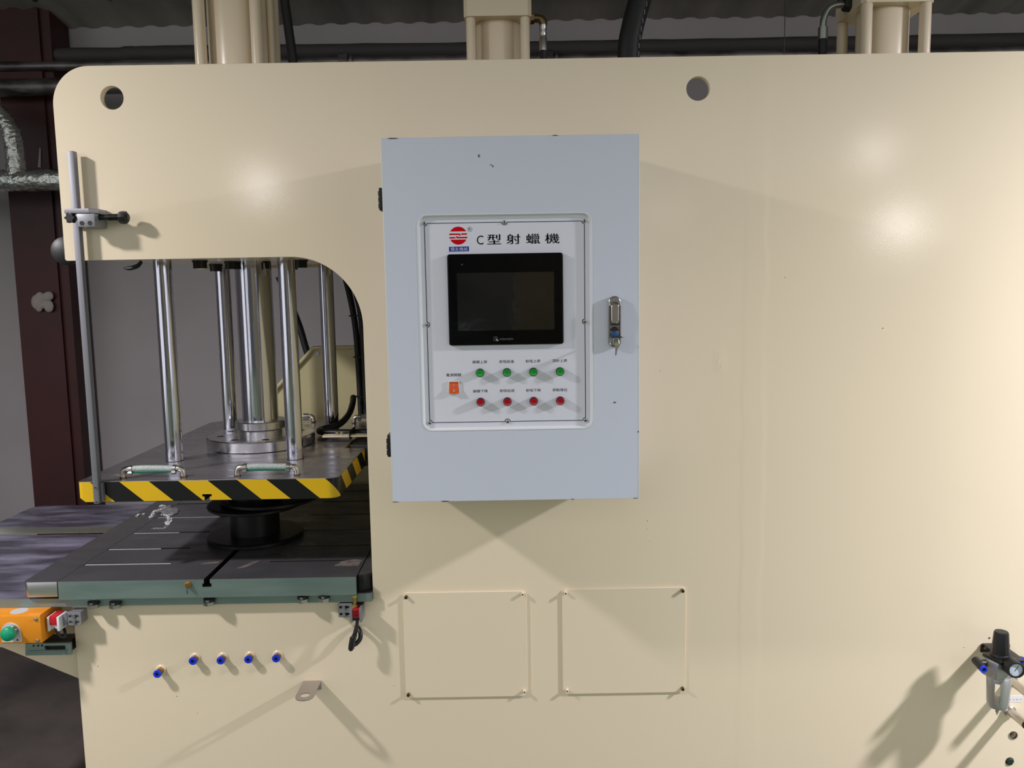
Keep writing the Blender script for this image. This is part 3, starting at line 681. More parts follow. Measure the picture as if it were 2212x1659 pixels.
# ================================================================== hydraulic cylinders on top
def cylinder(cx, cy, hs, hd, tube_r, rod_r, ztop, block, label, cap_h=0.045):
    t = thing('tie_rod_cylinder', label, 'cylinder', (cx, cy, TZ - 0.05), 'cream tie rod cylinders on top of the press')
    z0 = TZ - 0.25
    link('barrel', MB().cyl((cx, cy, z0), (cx, cy, ztop + 0.002), tube_r, 48), M['cream_smooth'], t)
    for sx in (-1, 1):
        for sy in (-1, 1):
            link('tie_rod', MB().cyl((cx + sx * hs, cy + sy * hd, z0), (cx + sx * hs, cy + sy * hd, ztop + 0.002), rod_r, 24), M['cream_smooth'], t)
    b = block; ch = 0.010
    o_ = [(cx - b + ch, cy - b), (cx + b - ch, cy - b), (cx + b, cy - b + ch), (cx + b, cy + b - ch), (cx + b - ch, cy + b), (cx - b + ch, cy + b), (cx - b, cy + b - ch), (cx - b, cy - b + ch)]
    link('end_cap', sheet([o_], 'Z', ztop, ztop + cap_h, 0.001), M['cream_smooth'], t, 0)
    link('base_cap', sheet([o_], 'Z', z0 - 0.03, z0), M['cream_smooth'], t, 0)
    for sx in (-1, 1):
        for sy in (-1, 1):
            link('tie_rod_nut', MB().hexa((cx + sx * hs, cy + sy * hd, ztop + cap_h), (cx + sx * hs, cy + sy * hd, ztop + cap_h + 0.016), 0.018), M['dull_black'], t, 0)
    return t
c1 = cylinder(-0.765, 0.4636, 0.0785, 0.088, 0.083, 0.0165, 2.62, 0.105, 'tall cream tie rod cylinder at the left, above the thick ram')
link('side_pipe', MB().cyl((-0.672, 0.47, TZ - 0.2), (-0.672, 0.47, 2.63), 0.0105, 20), M['cream_smooth'], c1)
c2 = cylinder(-0.0195, 0.385, 0.073, 0.073, 0.0625, 0.0125, 2.3235, 0.0905, 'small cream tie rod cylinder with a chamfered cap, middle of the three', 0.048)
ft = link('port_elbow', MB().tube([(0.068, 0.36, 2.335), (0.09, 0.36, 2.335), (0.102, 0.36, 2.33), (0.105, 0.36, 2.318)], 0.0115, 12, 5), M['brass_dull'], c2)
link('lock_nut', MB().hexa((0.070, 0.36, 2.335), (0.08, 0.36, 2.335), 0.015), M['brass_dull'], ft, 0)
link('hose_tail', MB().lathe([(0.0105, 0), (0.0105, -0.012), (0.009, -0.018), (0.0105, -0.024), (0.009, -0.03), (0.0085, -0.035), (0.0108, -0.04), (0.0108, -0.072)], (0.104, 0.36, 2.322), n=20), M['zinc'], c2)
link('hose', MB().cyl((0.104, 0.36, 2.252), (0.104, 0.36, 2.0), 0.0095, 14), M['rubber'], c2)
c3 = cylinder(1.0085, 0.295, 0.076, 0.078, 0.066, 0.0145, 2.313, 0.0935, 'cream tie rod cylinder at the right with a grey hose elbow')
ev = link('port_elbow', MB().tube([(0.915, 0.28, 2.331), (0.885, 0.28, 2.333), (0.86, 0.28, 2.325), (0.846, 0.28, 2.30), (0.8445, 0.28, 2.272)], 0.0085, 14, 6), M['grey_steel'], c3)
link('lock_nut', MB().hexa((0.897, 0.28, 2.332), (0.913, 0.28, 2.332), 0.017), M['dull_black'], ev, 0)
link('ferrule', MB().cyl((0.8445, 0.28, 2.276), (0.8445, 0.28, 2.246), 0.0125, 20), M['grey_steel'], c3)
link('hose', MB().cyl((0.8445, 0.28, 2.248), (0.847, 0.28, 2.0), 0.0112, 16), M['rubber'], c3)
tag(link('hydraulic_hose', MB().tube([(-0.61, 0.45, 2.62), (-0.624, 0.45, 2.45), (-0.618, 0.45, 2.36), (-0.606, 0.45, 2.22), (-0.60, 0.45, 2.0)], 0.0132, 16, 8), M['rubber']), 'slim black hydraulic hose beside the tall left cylinder', 'hose')
bh = thing('hydraulic_hose', 'thick black hydraulic hose curving above the press, right of the cabinet', 'hose', (0.35, 0.4, 2.1))
link('hose', MB().tube([(0.43, 0.4, 2.62), (0.383, 0.4, 2.42), (0.356, 0.4, 2.32), (0.345, 0.4, 2.24), (0.343, 0.4, 2.0)], 0.0315, 24, 10), M['rubber'], bh)
mk = MB()
for k in range(9):
    z = 2.235 + k * 0.022; x = 0.3505 + 0.0003 * k + 0.55 * max(0, z - 2.24) ** 1.6
    mk.box(x + 0.018, 0.3722, z, x + 0.0195, 0.3728, z + 0.013)
link('marking_line', mk, M['grey_ink'], bh, 0, label='broken pale marking line')

# ================================================================== control cabinet
CABX0, CABX1, CABZ0, CABZ1, CY0 = -0.2605, 0.274, 1.143, 1.914, -0.25
cab = thing('control_cabinet', 'light grey control cabinet with touch screen mounted on the cream press', 'cabinet', (0.007, -0.1, CABZ0))
link('body', MB().box(CABX0 + 0.004, CY0 + 0.022, CABZ0 + 0.004, CABX1 - 0.004, -0.0005, CABZ1 - 0.004, 0.002), M['cabinet'], cab)
wx0, wx1, wz0, wz1 = -0.1888, 0.1735, 1.3006, 1.7548
door = link('door', sheet([[(CABX0, CABZ0), (CABX1, CABZ0), (CABX1, CABZ1), (CABX0, CABZ1)], rrect(wx0, wz0, wx1, wz1, 0.019, 8)], 'Y', CY0, CY0 + 0.020, 0.0016), M['cabinet'], cab, 40)
# sloped inner lip of the window
def frustum(l0, y0, l1, y1):
    b = bmesh.new()
    A = [b.verts.new((x, y0, z)) for x, z in l0]; B = [b.verts.new((x, y1, z)) for x, z in l1]
    for i in range(len(A)):
        j = (i + 1) % len(A); b.faces.new((A[i], A[j], B[j], B[i]))
    me = bpy.data.meshes.new('f'); b.to_mesh(me); b.free(); return me
link('window_lip', frustum(rrect(wx0 - 0.0002, wz0 - 0.0002, wx1 + 0.0002, wz1 + 0.0002, 0.019, 8), CY0 - 0.0006, rrect(wx0 + 0.004, wz0 + 0.004, wx1 - 0.004, wz1 - 0.004, 0.016, 8), CY0 + 0.0092), M['edge_white'], door, 50)
link('window_bead', sheet([rrect(wx0 - 0.0022, wz0 - 0.0022, wx1 + 0.0022, wz1 + 0.0022, 0.021, 8), rrect(wx0, wz0, wx1, wz1, 0.019, 8)], 'Y', CY0 - 0.0008, CY0 + 0.001, 0.0003), M['edge_white'], door, 40)
for x, label in ((CABX0 + 0.0004, 'e'), (CABX1 - 0.0004, 'e')):
    link('door_edge', MB().box(x - 0.0012, CY0 - 0.0003, CABZ0 + 0.002, x + 0.0012, CY0 + 0.02, CABZ1 - 0.002, 0.0005), M['edge_white'], door)
for zt, zb in ((1.8136, 1.7673), (1.2903, 1.2427)):
    h = link('hinge', MB().box(CABX0 - 0.0085, CY0 + 0.004, zb, CABX0 - 0.001, CY0 + 0.05, zt, 0.001), M['black'], cab, label='black side hinge')
    hk = MB()
    for k in range(3):
        z_ = zb + 0.004 + k * 0.0125; hk.cyl((CABX0 - 0.007, CY0 + 0.006, z_), (CABX0 - 0.007, CY0 + 0.006, z_ + 0.0105), 0.0036, 12)
    link('knuckle', hk, M['black'], h)

for x, z, w, h in ((-0.0585, 1.8745, 0.0016, 0.0045), (-0.0340, 1.8560, 0.0022, 0.0012), (-0.0300, 1.8530, 0.0016, 0.0022), (0.1000, 1.9135, 0.007, 0.0012), (-0.236, 1.9125, 0.012, 0.0015), (-0.255, 1.1438, 0.008, 0.0012),
                   (-0.147, 1.1437, 0.010, 0.0018), (0.1300, 1.1437, 0.004, 0.0012), (0.2665, 1.1437, 0.006, 0.0012), (0.2220, 1.3545, 0.0032, 0.0020), (0.2730, 1.290, 0.0012, 0.003)):
    link('paint_chip', sheet([[(x - w, z), (x - w * 0.3, z - h * 0.8), (x + w, z - h * 0.4), (x + w * 0.6, z + h * 0.7), (x - w * 0.4, z + h * 0.8)]], 'Y', CY0 - 0.0006, CY0 - 0.0003), M['scuff'], door, 0)
PY = -0.242
pn = link('control_panel', sheet([rrect(wx0 + 0.001, wz0 + 0.001, wx1 - 0.001, wz1 - 0.001, 0.018, 8)], 'Y', PY, PY + 0.004), M['overlay'], cab, 0)
def prt(name, me, m, label=None): return link(name, me, m, pn, 0, label)
# printed border with half-round detours at the screws
bx0, bx1, bz0, bz1 = -0.1762, 0.1599, 1.3157, 1.7392; lw_, rr_ = 0.0013, 0.0056
scr = [(bx0, bz1), ((bx0 + bx1) / 2, bz1), (bx1, bz1), (bx1, 1.5283), (bx1, bz0), ((bx0 + bx1) / 2, bz0), (bx0, bz0), (bx0, 1.5268)]
blm = bmesh.new()
def strip(A, B):
    va = [blm.verts.new((x, PY - 0.0003, z)) for x, z in A]; vb = [blm.verts.new((x, PY - 0.0003, z)) for x, z in B]
    for i in range(len(va) - 1): blm.faces.new((va[i], va[i + 1], vb[i + 1], vb[i]))
mxm = (bx0 + bx1) / 2
def seg(x0, z0, x1, z1): strip([(x0, z0), (x1, z0)], [(x0, z1), (x1, z1)])
for z in (bz0, bz1):
    seg(bx0 + rr_, z - lw_ / 2, mxm - rr_, z + lw_ / 2); seg(mxm + rr_, z - lw_ / 2, bx1 - rr_, z + lw_ / 2)
for x, zm in ((bx0, 1.5268), (bx1, 1.5283)):
    seg(x - lw_ / 2, bz0 + rr_, x + lw_ / 2, zm - rr_); seg(x - lw_ / 2, zm + rr_, x + lw_ / 2, bz1 - rr_)
for (x, z), (a0, a1) in zip(scr, ((-90, 0), (-180, 0), (-180, -90), (90, 270), (90, 180), (0, 180), (0, 90), (-90, 90))):
    strip(arc(x, z, rr_ + lw_ / 2, a0, a1, 10), arc(x, z, rr_ - lw_ / 2, a0, a1, 10))
bme = bpy.data.meshes.new('border'); blm.to_mesh(bme); blm.free()
prt('border_line', bme, M['black_ink'], 'black printed border line')
s0 = None
for x, z in scr:
    if s0 is None:
        s0 = link('panel_screw', MB().lathe([(0.0042, 0), (0.0042, 0.0012), (0.0032, 0.0026), (0.0018, 0.003), (0, 0.0031)], (x, PY, z), (0, -1, 0), 18), M['zinc'], pn)
        sk0 = link('socket', MB().hexa((x, PY - 0.0029, z), (x, PY - 0.0034, z), 0.0018), M['black'], s0); sx0 = (x, z)
    else:
        copy_tree(s0, pn, (x - sx0[0], 0, z - sx0[1]))
# emblem: red disc of four bands with interlocking hooks
LX, LZ_, LR = -0.1055, 1.7129, 0.0187
def cap(z, up):
    half = math.degrees(math.acos(z / LR))
    return [(LX + x, LZ_ + (y if up else -y)) for x, y in [(LR * math.cos(math.radians(a)), LR * math.sin(math.radians(a))) for a in [90 - half + 2 * half * i / 20 for i in range(21)]]]
prt('emblem_cap', sheet([cap(0.0088, True)], 'Y', PY - 0.00025, PY), M['red_ink'], 'red upper cap of the round emblem')
prt('emblem_cap', sheet([list(reversed(cap(0.0082, False)))], 'Y', PY - 0.00025, PY), M['red_ink'], 'red lower cap of the round emblem')
u = LR / 405.0        # emblem drawn on a grid of 405 units per radius
def E_(pts): return [(LX + x * u, LZ_ + z * u) for x, z in pts]
a_hook = [(-405, 100), (20, 100)] + [(20 + 95 * math.sin(t), 40 + 60 * math.cos(t) - 40 * (t / 1.57) ** 2) for t in (0.3, 0.6, 0.9, 1.2, 1.57)] + [(70, 0), (40, 12), (10, 34), (-405, 30)]
prt('emblem_band', sheet([E_(a_hook)], 'Y', PY - 0.00025, PY), M['red_ink'])
prt('emblem_band', sheet([E_([(118, 102), (395, 104), (395, 36), (150, 34), (145, 60)])], 'Y', PY - 0.00025, PY), M['red_ink'])
b_hook = [(-x, -z - 24) for x, z in a_hook]
prt('emblem_band', sheet([E_(b_hook)], 'Y', PY - 0.00025, PY), M['red_ink'])
prt('emblem_band', sheet([E_([(-x, -z - 24) for x, z in [(118, 102), (405, 104), (405, 36), (150, 34), (145, 60)]])], 'Y', PY - 0.00025, PY), M['red_ink'])
prt('registered_mark', sheet([circ(-0.0808, 1.7259, 0.0050, 28), circ(-0.0808, 1.7259, 0.0045, 28)], 'Y', PY - 0.0002, PY), M['black_ink'])
prt('registered_letter', glyphs('R', -0.0808, 1.7259, 0.0043, 0.0052, PY - 0.0003), M['black_ink'])
prt('name_plate', sheet([[(-0.1255, 1.6798), (-0.0838, 1.6802), (-0.0838, 1.6902), (-0.1255, 1.6898)]], 'Y', PY - 0.0002, PY), M['blue_ink'], 'blue printed name strip')
prt('name_text', glyphs('鑄友機械', -0.1045, 1.685, 0.036, 0.0078, PY - 0.0004), M['white_ink'])
prt('title_text', glyphs('C', -0.0597, 1.7030, 0.0138, 0.0188, PY - 0.0003), M['black_ink'])
for ch, x, w in (('型', -0.0302, 0.0300), ('射', 0.0103, 0.0300), ('蠟', 0.0517, 0.0298), ('機', 0.0922, 0.0308)):
    tb = bmesh.new()
    for dx, dz in ((-0.0003, 0), (0.0003, 0)):
        tb.from_mesh(glyphs(ch, x + dx, 1.7040 + dz, w - 0.001, 0.0209, PY - 0.0003 - abs(dx) * 0.02 - dz * 0.01))
    tm = bpy.data.meshes.new('title'); tb.to_mesh(tm); tb.free()
    prt('title_text', tm, M['black_ink'])
BXS = (-0.0655, -0.008, 0.0485, 0.1056)
for z, words in ((1.4456, ('鎖模上昇', '射咀前進', '射咀上昇', '頂針上昇')), (1.3827, ('鎖模下降', '射咀后退', '射咀下降', '原點復位'))):
    for x, w in zip(BXS, words):
        prt('button_text', glyphs(w, x - 0.0002, z, 0.0318, 0.0066, PY - 0.0003), M['black_ink'])
prt('switch_text', glyphs('電源開關', -0.1223, 1.4185, 0.0318, 0.0066, PY - 0.0003), M['black_ink'])
# push buttons
def button(x, z, m, label):
    b = link('push_button', MB().lathe([(0.0090, 0), (0.0090, 0.008), (0.0084, 0.0088), (0.0076, 0.0088)], (x, PY, z), (0, -1, 0), 28), M['black'], cab, label=label)
    link('lens', MB().lathe([(0.0077, 0.0), (0.0077, 0.0115), (0.0068, 0.0125), (0.0055, 0.0120), (0, 0.0118)], (x, PY, z), (0, -1, 0), 28), m, b)
    return b
g0 = button(BXS[0], 1.4226, M['lens_green'], 'green push button')
r0 = button(BXS[0], 1.3596, M['lens_red'], 'red push button')
for x in BXS[1:]:
    copy_tree(g0, cab, (x - BXS[0], 0, 0)); copy_tree(r0, cab, (x - BXS[0], 0, 0))
rk = link('rocker_switch', sheet([rrect(-0.1340, 1.3775, -0.1102, 1.4057, 0.0015, 3), rrect(-0.1318, 1.3797, -0.1124, 1.4035, 0.001, 3)], 'Y', PY - 0.0035, PY, 0.0006), M['rocker_frame'], cab, 40, label='white framed orange rocker switch')
rkm = bmesh.new()
prof = [(1.3797, -0.0035), (1.3797, -0.0085), (1.3915, -0.0040), (1.4000, -0.0022), (1.4035, -0.0030), (1.4035, 0.0)]
rk_me = sheet([[(PY + y, z) for z, y in prof] + [(PY + 0.001, 1.4035), (PY + 0.001, 1.3797)]], 'X', -0.1316, -0.1126)
link('rocker', rk_me, M['rocker'], rk, 20)
link('on_mark', MB().box(-0.12255, PY - 0.0056, 1.3942, -0.12175, PY - 0.003, 1.3980), M['white_ink'], rk, 0)
link('off_mark', sheet([circ(-0.1220, 1.3855, 0.0024, 20), circ(-0.1220, 1.3855, 0.0015, 20)], 'Y', PY - 0.0075, PY - 0.0064), M['white_ink'], rk, 0)
# touch screen
ts = link('touch_screen', sheet([rrect(-0.1298, 1.4818, 0.1138, 1.6742, 0.0055, 6)], 'Y', PY - 0.0075, PY, 0.0022), M['bezel_black'], cab, 50, label='black framed touch screen, switched off')
link('display', sheet([[(-0.1105, 1.5130), (0.0945, 1.5130), (0.0945, 1.6345), (-0.1105, 1.6345)]], 'Y', PY - 0.0079, PY - 0.0076), M['display'], ts, 0)
link('indicator', sheet([circ(-0.0985, 1.6522, 0.0016, 16), circ(-0.0985, 1.6522, 0.0011, 16)], 'Y', PY - 0.0079, PY - 0.0076), M['grey_ink'], ts, 0)
link('maker_mark', glyphs('WEINVIEW', -0.0083, 1.4940, 0.0302, 0.0040, PY - 0.0079), M['grey_ink'], ts, 0)
hm = [rrect(-0.0352, 1.4908, -0.0266, 1.4994, 0.0014, 4), rrect(-0.0345, 1.4915, -0.0273, 1.4987, 0.0009, 4)]
link('maker_logo', sheet(hm, 'Y', PY - 0.0079, PY - 0.0076), M['grey_ink'], ts, 0)
link('hand_symbol', sheet([[(-0.0313, 1.4966), (-0.0301, 1.4972), (-0.0283, 1.4937), (-0.0262, 1.4932), (-0.0245, 1.4918), (-0.0252, 1.4902), (-0.0272, 1.4898), (-0.0292, 1.4916), (-0.0305, 1.4925), (-0.0296, 1.4932)]], 'Y', PY - 0.0081, PY - 0.0077), M['white_ink'], ts, 0)
# wrinkled clear protective film still on the screen
def film():
    b = bmesh.new(); nx, nz = 72, 58; x0, x1, z0, z1 = -0.1288, 0.1128, 1.4828, 1.6732
    g = []
    for j in range(nz + 1):
        row = []
        for i in range(nx + 1):
            x = x0 + (x1 - x0) * i / nx; z = z0 + (z1 - z0) * j / nz
            fx, fz = i / nx, j / nz
            amp = 0.00012 + 0.0011 * max(0.0, (fx - 0.80) / 0.2) ** 1.2 * (1 - abs(fz - 0.5)) + 0.0005 * max(0.0, (0.2 - fz) / 0.2) * fx
            edge = min(1.0, 12 * min(fx, 1 - fx, fz, 1 - fz))
            d = (abs(noise.noise(Vector((x * 26, 0.3, z * 40)))) + 0.5 * abs(noise.noise(Vector((x * 75, 1.3, z * 75))))) * amp * edge
            row.append(b.verts.new((x, PY - 0.0083 - d, z)))
        g.append(row)
    for A, B in zip(g, g[1:]):
        for i in range(nx): b.faces.new((A[i], A[i + 1], B[i + 1], B[i]))
    me = bpy.data.meshes.new('film'); b.to_mesh(me); b.free(); return me
def film_mat():
    m = bpy.data.materials.new('clear_protective_film'); m.use_nodes = True; nt = m.node_tree; nt.nodes.clear()
    o = nt.nodes.new('ShaderNodeOutputMaterial'); mx = nt.nodes.new('ShaderNodeMixShader'); t = nt.nodes.new('ShaderNodeBsdfTransparent'); gl = nt.nodes.new('ShaderNodeBsdfGlossy')
    gl.inputs['Roughness'].default_value = 0.06; gl.inputs['Color'].default_value = (0.9, 0.9, 0.9, 1)
    fr = nt.nodes.new('ShaderNodeFresnel'); fr.inputs['IOR'].default_value = 1.22
    nt.links.new(fr.outputs[0], mx.inputs[0]); nt.links.new(t.outputs[0], mx.inputs[1]); nt.links.new(gl.outputs[0], mx.inputs[2]); nt.links.new(mx.outputs[0], o.inputs[0])
    return m
M['film_clear'] = film_mat()
link('protective_film', film(), M['film_clear'], ts, 180, label='clear wrinkled protective film')
# handle with lock
HX, HZ0, HZ1 = 0.2211, 1.4728, 1.5815
hd = link('door_handle', sheet([rrect(HX - 0.0136, HZ0, HX + 0.0136, HZ1, 0.0134, 8), rrect(HX - 0.0098, HZ0 + 0.004, HX + 0.0098, HZ1 - 0.014, 0.0094, 8)], 'Y', CY0 - 0.0105, CY0, 0.0026), M['zinc'], cab, 50, label='chromed swing handle with lock')
link('back_pan', sheet([rrect(HX - 0.0118, HZ0 + 0.002, HX + 0.0118, HZ1 - 0.010, 0.011, 8)], 'Y', CY0 - 0.0035, CY0 - 0.001), M['zinc'], hd, 0)
link('lever', sheet([rrect(HX - 0.0082, HZ0 + 0.0505, HX + 0.0092, HZ1 - 0.0155, 0.0075, 6)], 'Y', CY0 - 0.0135, CY0 - 0.004, 0.002), M['steel'], hd, 50)
link('lever_gap', MB().box(HX - 0.0078, CY0 - 0.0128, HZ0 + 0.0478, HX + 0.0086, CY0 - 0.004, HZ0 + 0.0503), M['black'], hd, 0)
link('release_button', sheet([[(HX - 0.0085, HZ0 + 0.036), (HX + 0.0085, HZ0 + 0.036)] + arc(HX, HZ0 + 0.036, 0.0085, 0, 180, 12)[1:-1]], 'Y', CY0 - 0.010, CY0 - 0.0035, 0.0008), M['black'], hd, 40)
link('lock_barrel', MB().lathe([(0.0078, 0), (0.0078, 0.0105), (0.0066, 0.0112), (0, 0.0112)], (HX, CY0 - 0.001, HZ0 + 0.0275), (0, -1, 0), 24), M['blue_key'], hd, label='blue lock barrel')
ky = thing('key_ring', 'two small keys hanging from the blue cabinet lock', 'keys', (HX, CY0 - 0.02, HZ0 + 0.02))
def key(pts, y0, y1, rot=None):
    return sheet([pts], 'Y', y0, y1)
kz = HZ0 + 0.0235
k1 = MB().box(HX - 0.003, CY0 - 0.030, kz - 0.0009, HX + 0.003, CY0 - 0.011, kz + 0.0009)
link('key_in_lock', k1, M['nickel'], ky, 0)
link('key_bow', MB().box(HX - 0.006, CY0 - 0.036, kz - 0.0012, HX + 0.0125, CY0 - 0.026, kz + 0.0012, 0.001), M['black'], ky)
link('ring', MB().tube([(HX - 0.0002 + 0.0062 * math.cos(a), CY0 - 0.031 + 0.0015 * math.sin(2 * a), kz - 0.0085 + 0.0075 * math.sin(a)) for a in [2 * PI * i / 16 for i in range(17)]], 0.0008, 8, 3), M['nickel'], ky)
link('hanging_key', key([(HX - 0.002, kz - 0.0105), (HX + 0.006, kz - 0.0095), (HX + 0.0078, kz - 0.016), (HX + 0.006, kz - 0.0215), (HX + 0.0035, kz - 0.0235), (HX + 0.0006, kz - 0.0375), (HX - 0.0022, kz - 0.0385), (HX - 0.0016, kz - 0.0245), (HX - 0.003, kz - 0.018)], CY0 - 0.032, CY0 - 0.0305), M['nickel'], ky, 0)
link('ring_tag', MB().box(HX + 0.010, CY0 - 0.034, kz - 0.0012, HX + 0.018, CY0 - 0.032, kz + 0.001, 0.0004), M['nickel'], ky)

# ================================================================== pneumatic fittings on the plate
def push_fitting(x, z, long, label):
    t = thing('push_fitting', label, 'fitting', (x, 0, z), 'blue ringed air fittings on the press plate')
    e = 0.0200 if long else 0.0145
    link('seat', MB().lathe([(0.0136, 0), (0.0136, 0.0012), (0.0115, 0.003), (0.007, 0.003)], (x, 0, z), (0, -1, 0), 20), M['cream_smooth'], t)
    link('hex_body', MB().hexa((x, -0.003, z), (x, -e * 0.62, z), 0.0092), M['brass'], t, 0)
    link('collar', MB().cyl((x, -e * 0.62, z), (x, -e, z), 0.0086, 20), M['brass_dull'], t)
    rg = link('release_ring', MB().lathe([(0.0085, 0), (0.0102, 0.001), (0.0102, 0.004), (0.0092, 0.0055), (0.0046, 0.0055), (0.0042, 0.001), (0, 0.001)], (x, -e, z), (0, -1, 0), 24), M['fit_blue'], t)
    link('bore', MB().cyl((x, -e - 0.0012, z), (x, -e - 0.002, z), 0.0041, 16), M['black'], rg)
push_fitting(-0.9005, 0.6525, True, 'lone lower brass air fitting with blue ring, first from the left edge')
push_fitting(-0.8115, 0.6825, False, 'air fitting with blue ring, leftmost of the row of four')
push_fitting(-0.7415, 0.6825, False, 'air fitting with blue ring, second of the row of four')
push_fitting(-0.6720, 0.6840, False, 'air fitting with blue ring, third of the row of four')
push_fitting(-0.6020, 0.6855, False, 'air fitting with blue ring, rightmost of the row of four')

# lug bracket
bk = thing('lug_bracket', 'bare steel lug bracket with a round hole, low on the cream plate', 'bracket', (-0.517, 0, 0.617))
link('tongue', sheet([[(-0.5405, -0.001), (-0.495, -0.001), (-0.495, -0.077)] + arc(-0.5178, -0.0785, 0.0228, 0, -180, 16)[1:] + [(-0.5405, -0.077)], circ(-0.5178, -0.0745, 0.0118, 28)], 'Z', 0.6140, 0.6172, 0.0004), M['bracket'], bk, 40)
link('foot', MB().box(-0.5405, -0.0032, 0.594, -0.495, 0.0, 0.614, 0.0006), M['bracket'], bk)
fb = link('foot_screw', MB().cyl((-0.508, -0.0032, 0.604), (-0.508, -0.008, 0.604), 0.005, 14), M['zinc'], bk)

# ================================================================== limit switches
def slot_plate(x0, z0, x1, z1, y0, y1, slots):
    return sheet([rrect(x0, z0, x1, z1, 0.0015, 3)] + slots, 'Y', y0, y1, 0.0005)
sr = thing('limit_switch', 'red limit switch on a slotted grey bracket under the right end of the bed', 'switch', (-0.41, -0.02, 0.79))
link('bracket_plate', slot_plate(-0.4405, 0.7905, -0.4045, 0.8262, -0.018, -0.013, [rrect(-0.4375, 0.813, -0.4125, 0.820, 0.0034, 5), rrect(-0.4375, 0.795, -0.4125, 0.802, 0.0034, 5)]), M['alu_plate'], sr, 40)
link('spacer', MB().box(-0.438, -0.013, 0.792, -0.408, -0.0002, 0.825), M['dull_black'], sr, 0)
for z in (0.8165, 0.7985):
    link('clamp_screw', MB().lathe([(0.0045, 0), (0.0045, 0.003), (0.002, 0.003), (0.002, 0.0015), (0, 0.0015)], (-0.4265, -0.018, z), (0, -1, 0), 16), M['zinc'], sr)
link('cheek', MB().box(-0.4062, -0.042, 0.7865, -0.4012, -0.002, 0.8205, 0.0005), M['alu_plate'], sr)
link('cheek', MB().box(-0.3838, -0.042, 0.7865, -0.3775, -0.002, 0.8225, 0.0005), M['alu_plate'], sr)
link('bridge', MB().box(-0.4055, -0.012, 0.79, -0.378, -0.002, 0.825), M['groove'], sr, 0)
link('switch_body', MB().box(-0.4008, -0.040, 0.7975, -0.3848, -0.012, 0.8195, 0.0008), M['red_sensor'], sr, label='red switch body')
tx = MB()
for k in range(6):
    tx.box(-0.3985, -0.0404, 0.8165 - k * 0.003, -0.3870, -0.0400, 0.8152 - k * 0.003)
link('print_rows', tx, M['black_ink'], sr, 0)
link('terminal', MB().box(-0.4005, -0.038, 0.7895, -0.385, -0.012, 0.7975), M['black'], sr, 0)
ab = thing('adjusting_bolt', 'yellow zinc bolt above the red switch at the right end of the bed', 'bolt', (-0.397, -0.028, 0.82))
link('shank', MB().cyl((-0.397, -0.026, 0.8215), (-0.397, -0.026, 0.8515), 0.0042, 14), M['brass'], ab)
link('hex_head', MB().hexa((-0.397, -0.026, 0.8205), (-0.397, -0.026, 0.8262), 0.0072), M['yellow_zinc'], ab, 0)
link('lock_nut', MB().hexa((-0.397, -0.026, 0.8455), (-0.397, -0.026, 0.8512), 0.0076), M['yellow_zinc'], ab, 0)
cbz = thing('switch_cable', 'black ribbed cable boot hanging below the red switch', 'cable', (-0.40, -0.03, 0.75))
link('cable', MB().tube([(-0.391, -0.032, 0.790), (-0.392, -0.034, 0.778), (-0.396, -0.037, 0.760), (-0.400, -0.038, 0.745)], [0.0035, 0.0042, 0.0055, 0.0062], 12, 6), M['lagged_cable'], cbz)
cbm = MB()
for k in range(8):
    z_ = 0.752 - k * 0.0044; cbm.lathe([(0.0062, 0), (0.0072, -0.0012), (0.0062, -0.0026)], (-0.3985 - k * 0.0011, -0.0385, z_), (0.2, 0, 1), 14)
link('strain_relief', cbm, M['black'], cbz)
link('gland_tip', MB().lathe([(0.0072, 0.02), (0.0076, 0.0), (0.0068, -0.010), (0.004, -0.014), (0, -0.015)], (-0.4065, -0.039, 0.7265), (0.2, 0, 1), 16), M['black'], cbz)
link('loop', MB().tube([(-0.404, -0.037, 0.727), (-0.396, -0.033, 0.728), (-0.387, -0.028, 0.738), (-0.3865, -0.022, 0.751), (-0.394, -0.012, 0.760), (-0.40, -0.002, 0.758)], 0.0058, 12, 8), M['lagged_cable'], cbz)

sw = thing('limit_switch', 'red limit switch in a silver bracket beside the orange box', 'switch', (-1.12, -0.03, 0.79))
link('bracket_plate', slot_plate(-1.109, 0.7885, -1.0735, 0.822, -0.036, -0.031, [rrect(-1.1045, 0.8085, -1.0785, 0.8155, 0.0034, 5), rrect(-1.1045, 0.7935, -1.0785, 0.8005, 0.0034, 5)]), M['alu_plate'], sw, 40)
link('spacer', MB().box(-1.106, -0.031, 0.79, -1.0765, -0.0002, 0.8205), M['alu_plate'], sw, 0)
for z in (0.812, 0.797):
    link('clamp_screw', MB().lathe([(0.0045, 0), (0.0045, 0.003), (0.002, 0.003), (0.002, 0.0015), (0, 0.0015)], (-1.0915, -0.036, z), (0, -1, 0), 16), M['zinc'], sw)
link('cheek', MB().box(-1.1495, -0.052, 0.781, -1.1445, -0.012, 0.8165, 0.0005), M['edge_white'], sw)  # aluminium cheeks, their overexposed glare painted as white
link('cheek', MB().box(-1.1255, -0.052, 0.781, -1.1195, -0.012, 0.8165, 0.0005), M['edge_white'], sw)
link('side_web', sheet([[(-1.1195, 0.786), (-1.107, 0.7925), (-1.107, 0.8205), (-1.1195, 0.8165)]], 'Y', -0.036, -0.02), M['alu_plate'], sw, 0)
link('switch_body', MB().box(-1.1442, -0.050, 0.7955, -1.1258, -0.014, 0.8185, 0.0008), M['red_sensor'], sw, label='red switch body')
link('terminal', MB().box(-1.1440, -0.048, 0.785, -1.126, -0.014, 0.7955), M['pale_plastic'], sw, 0)
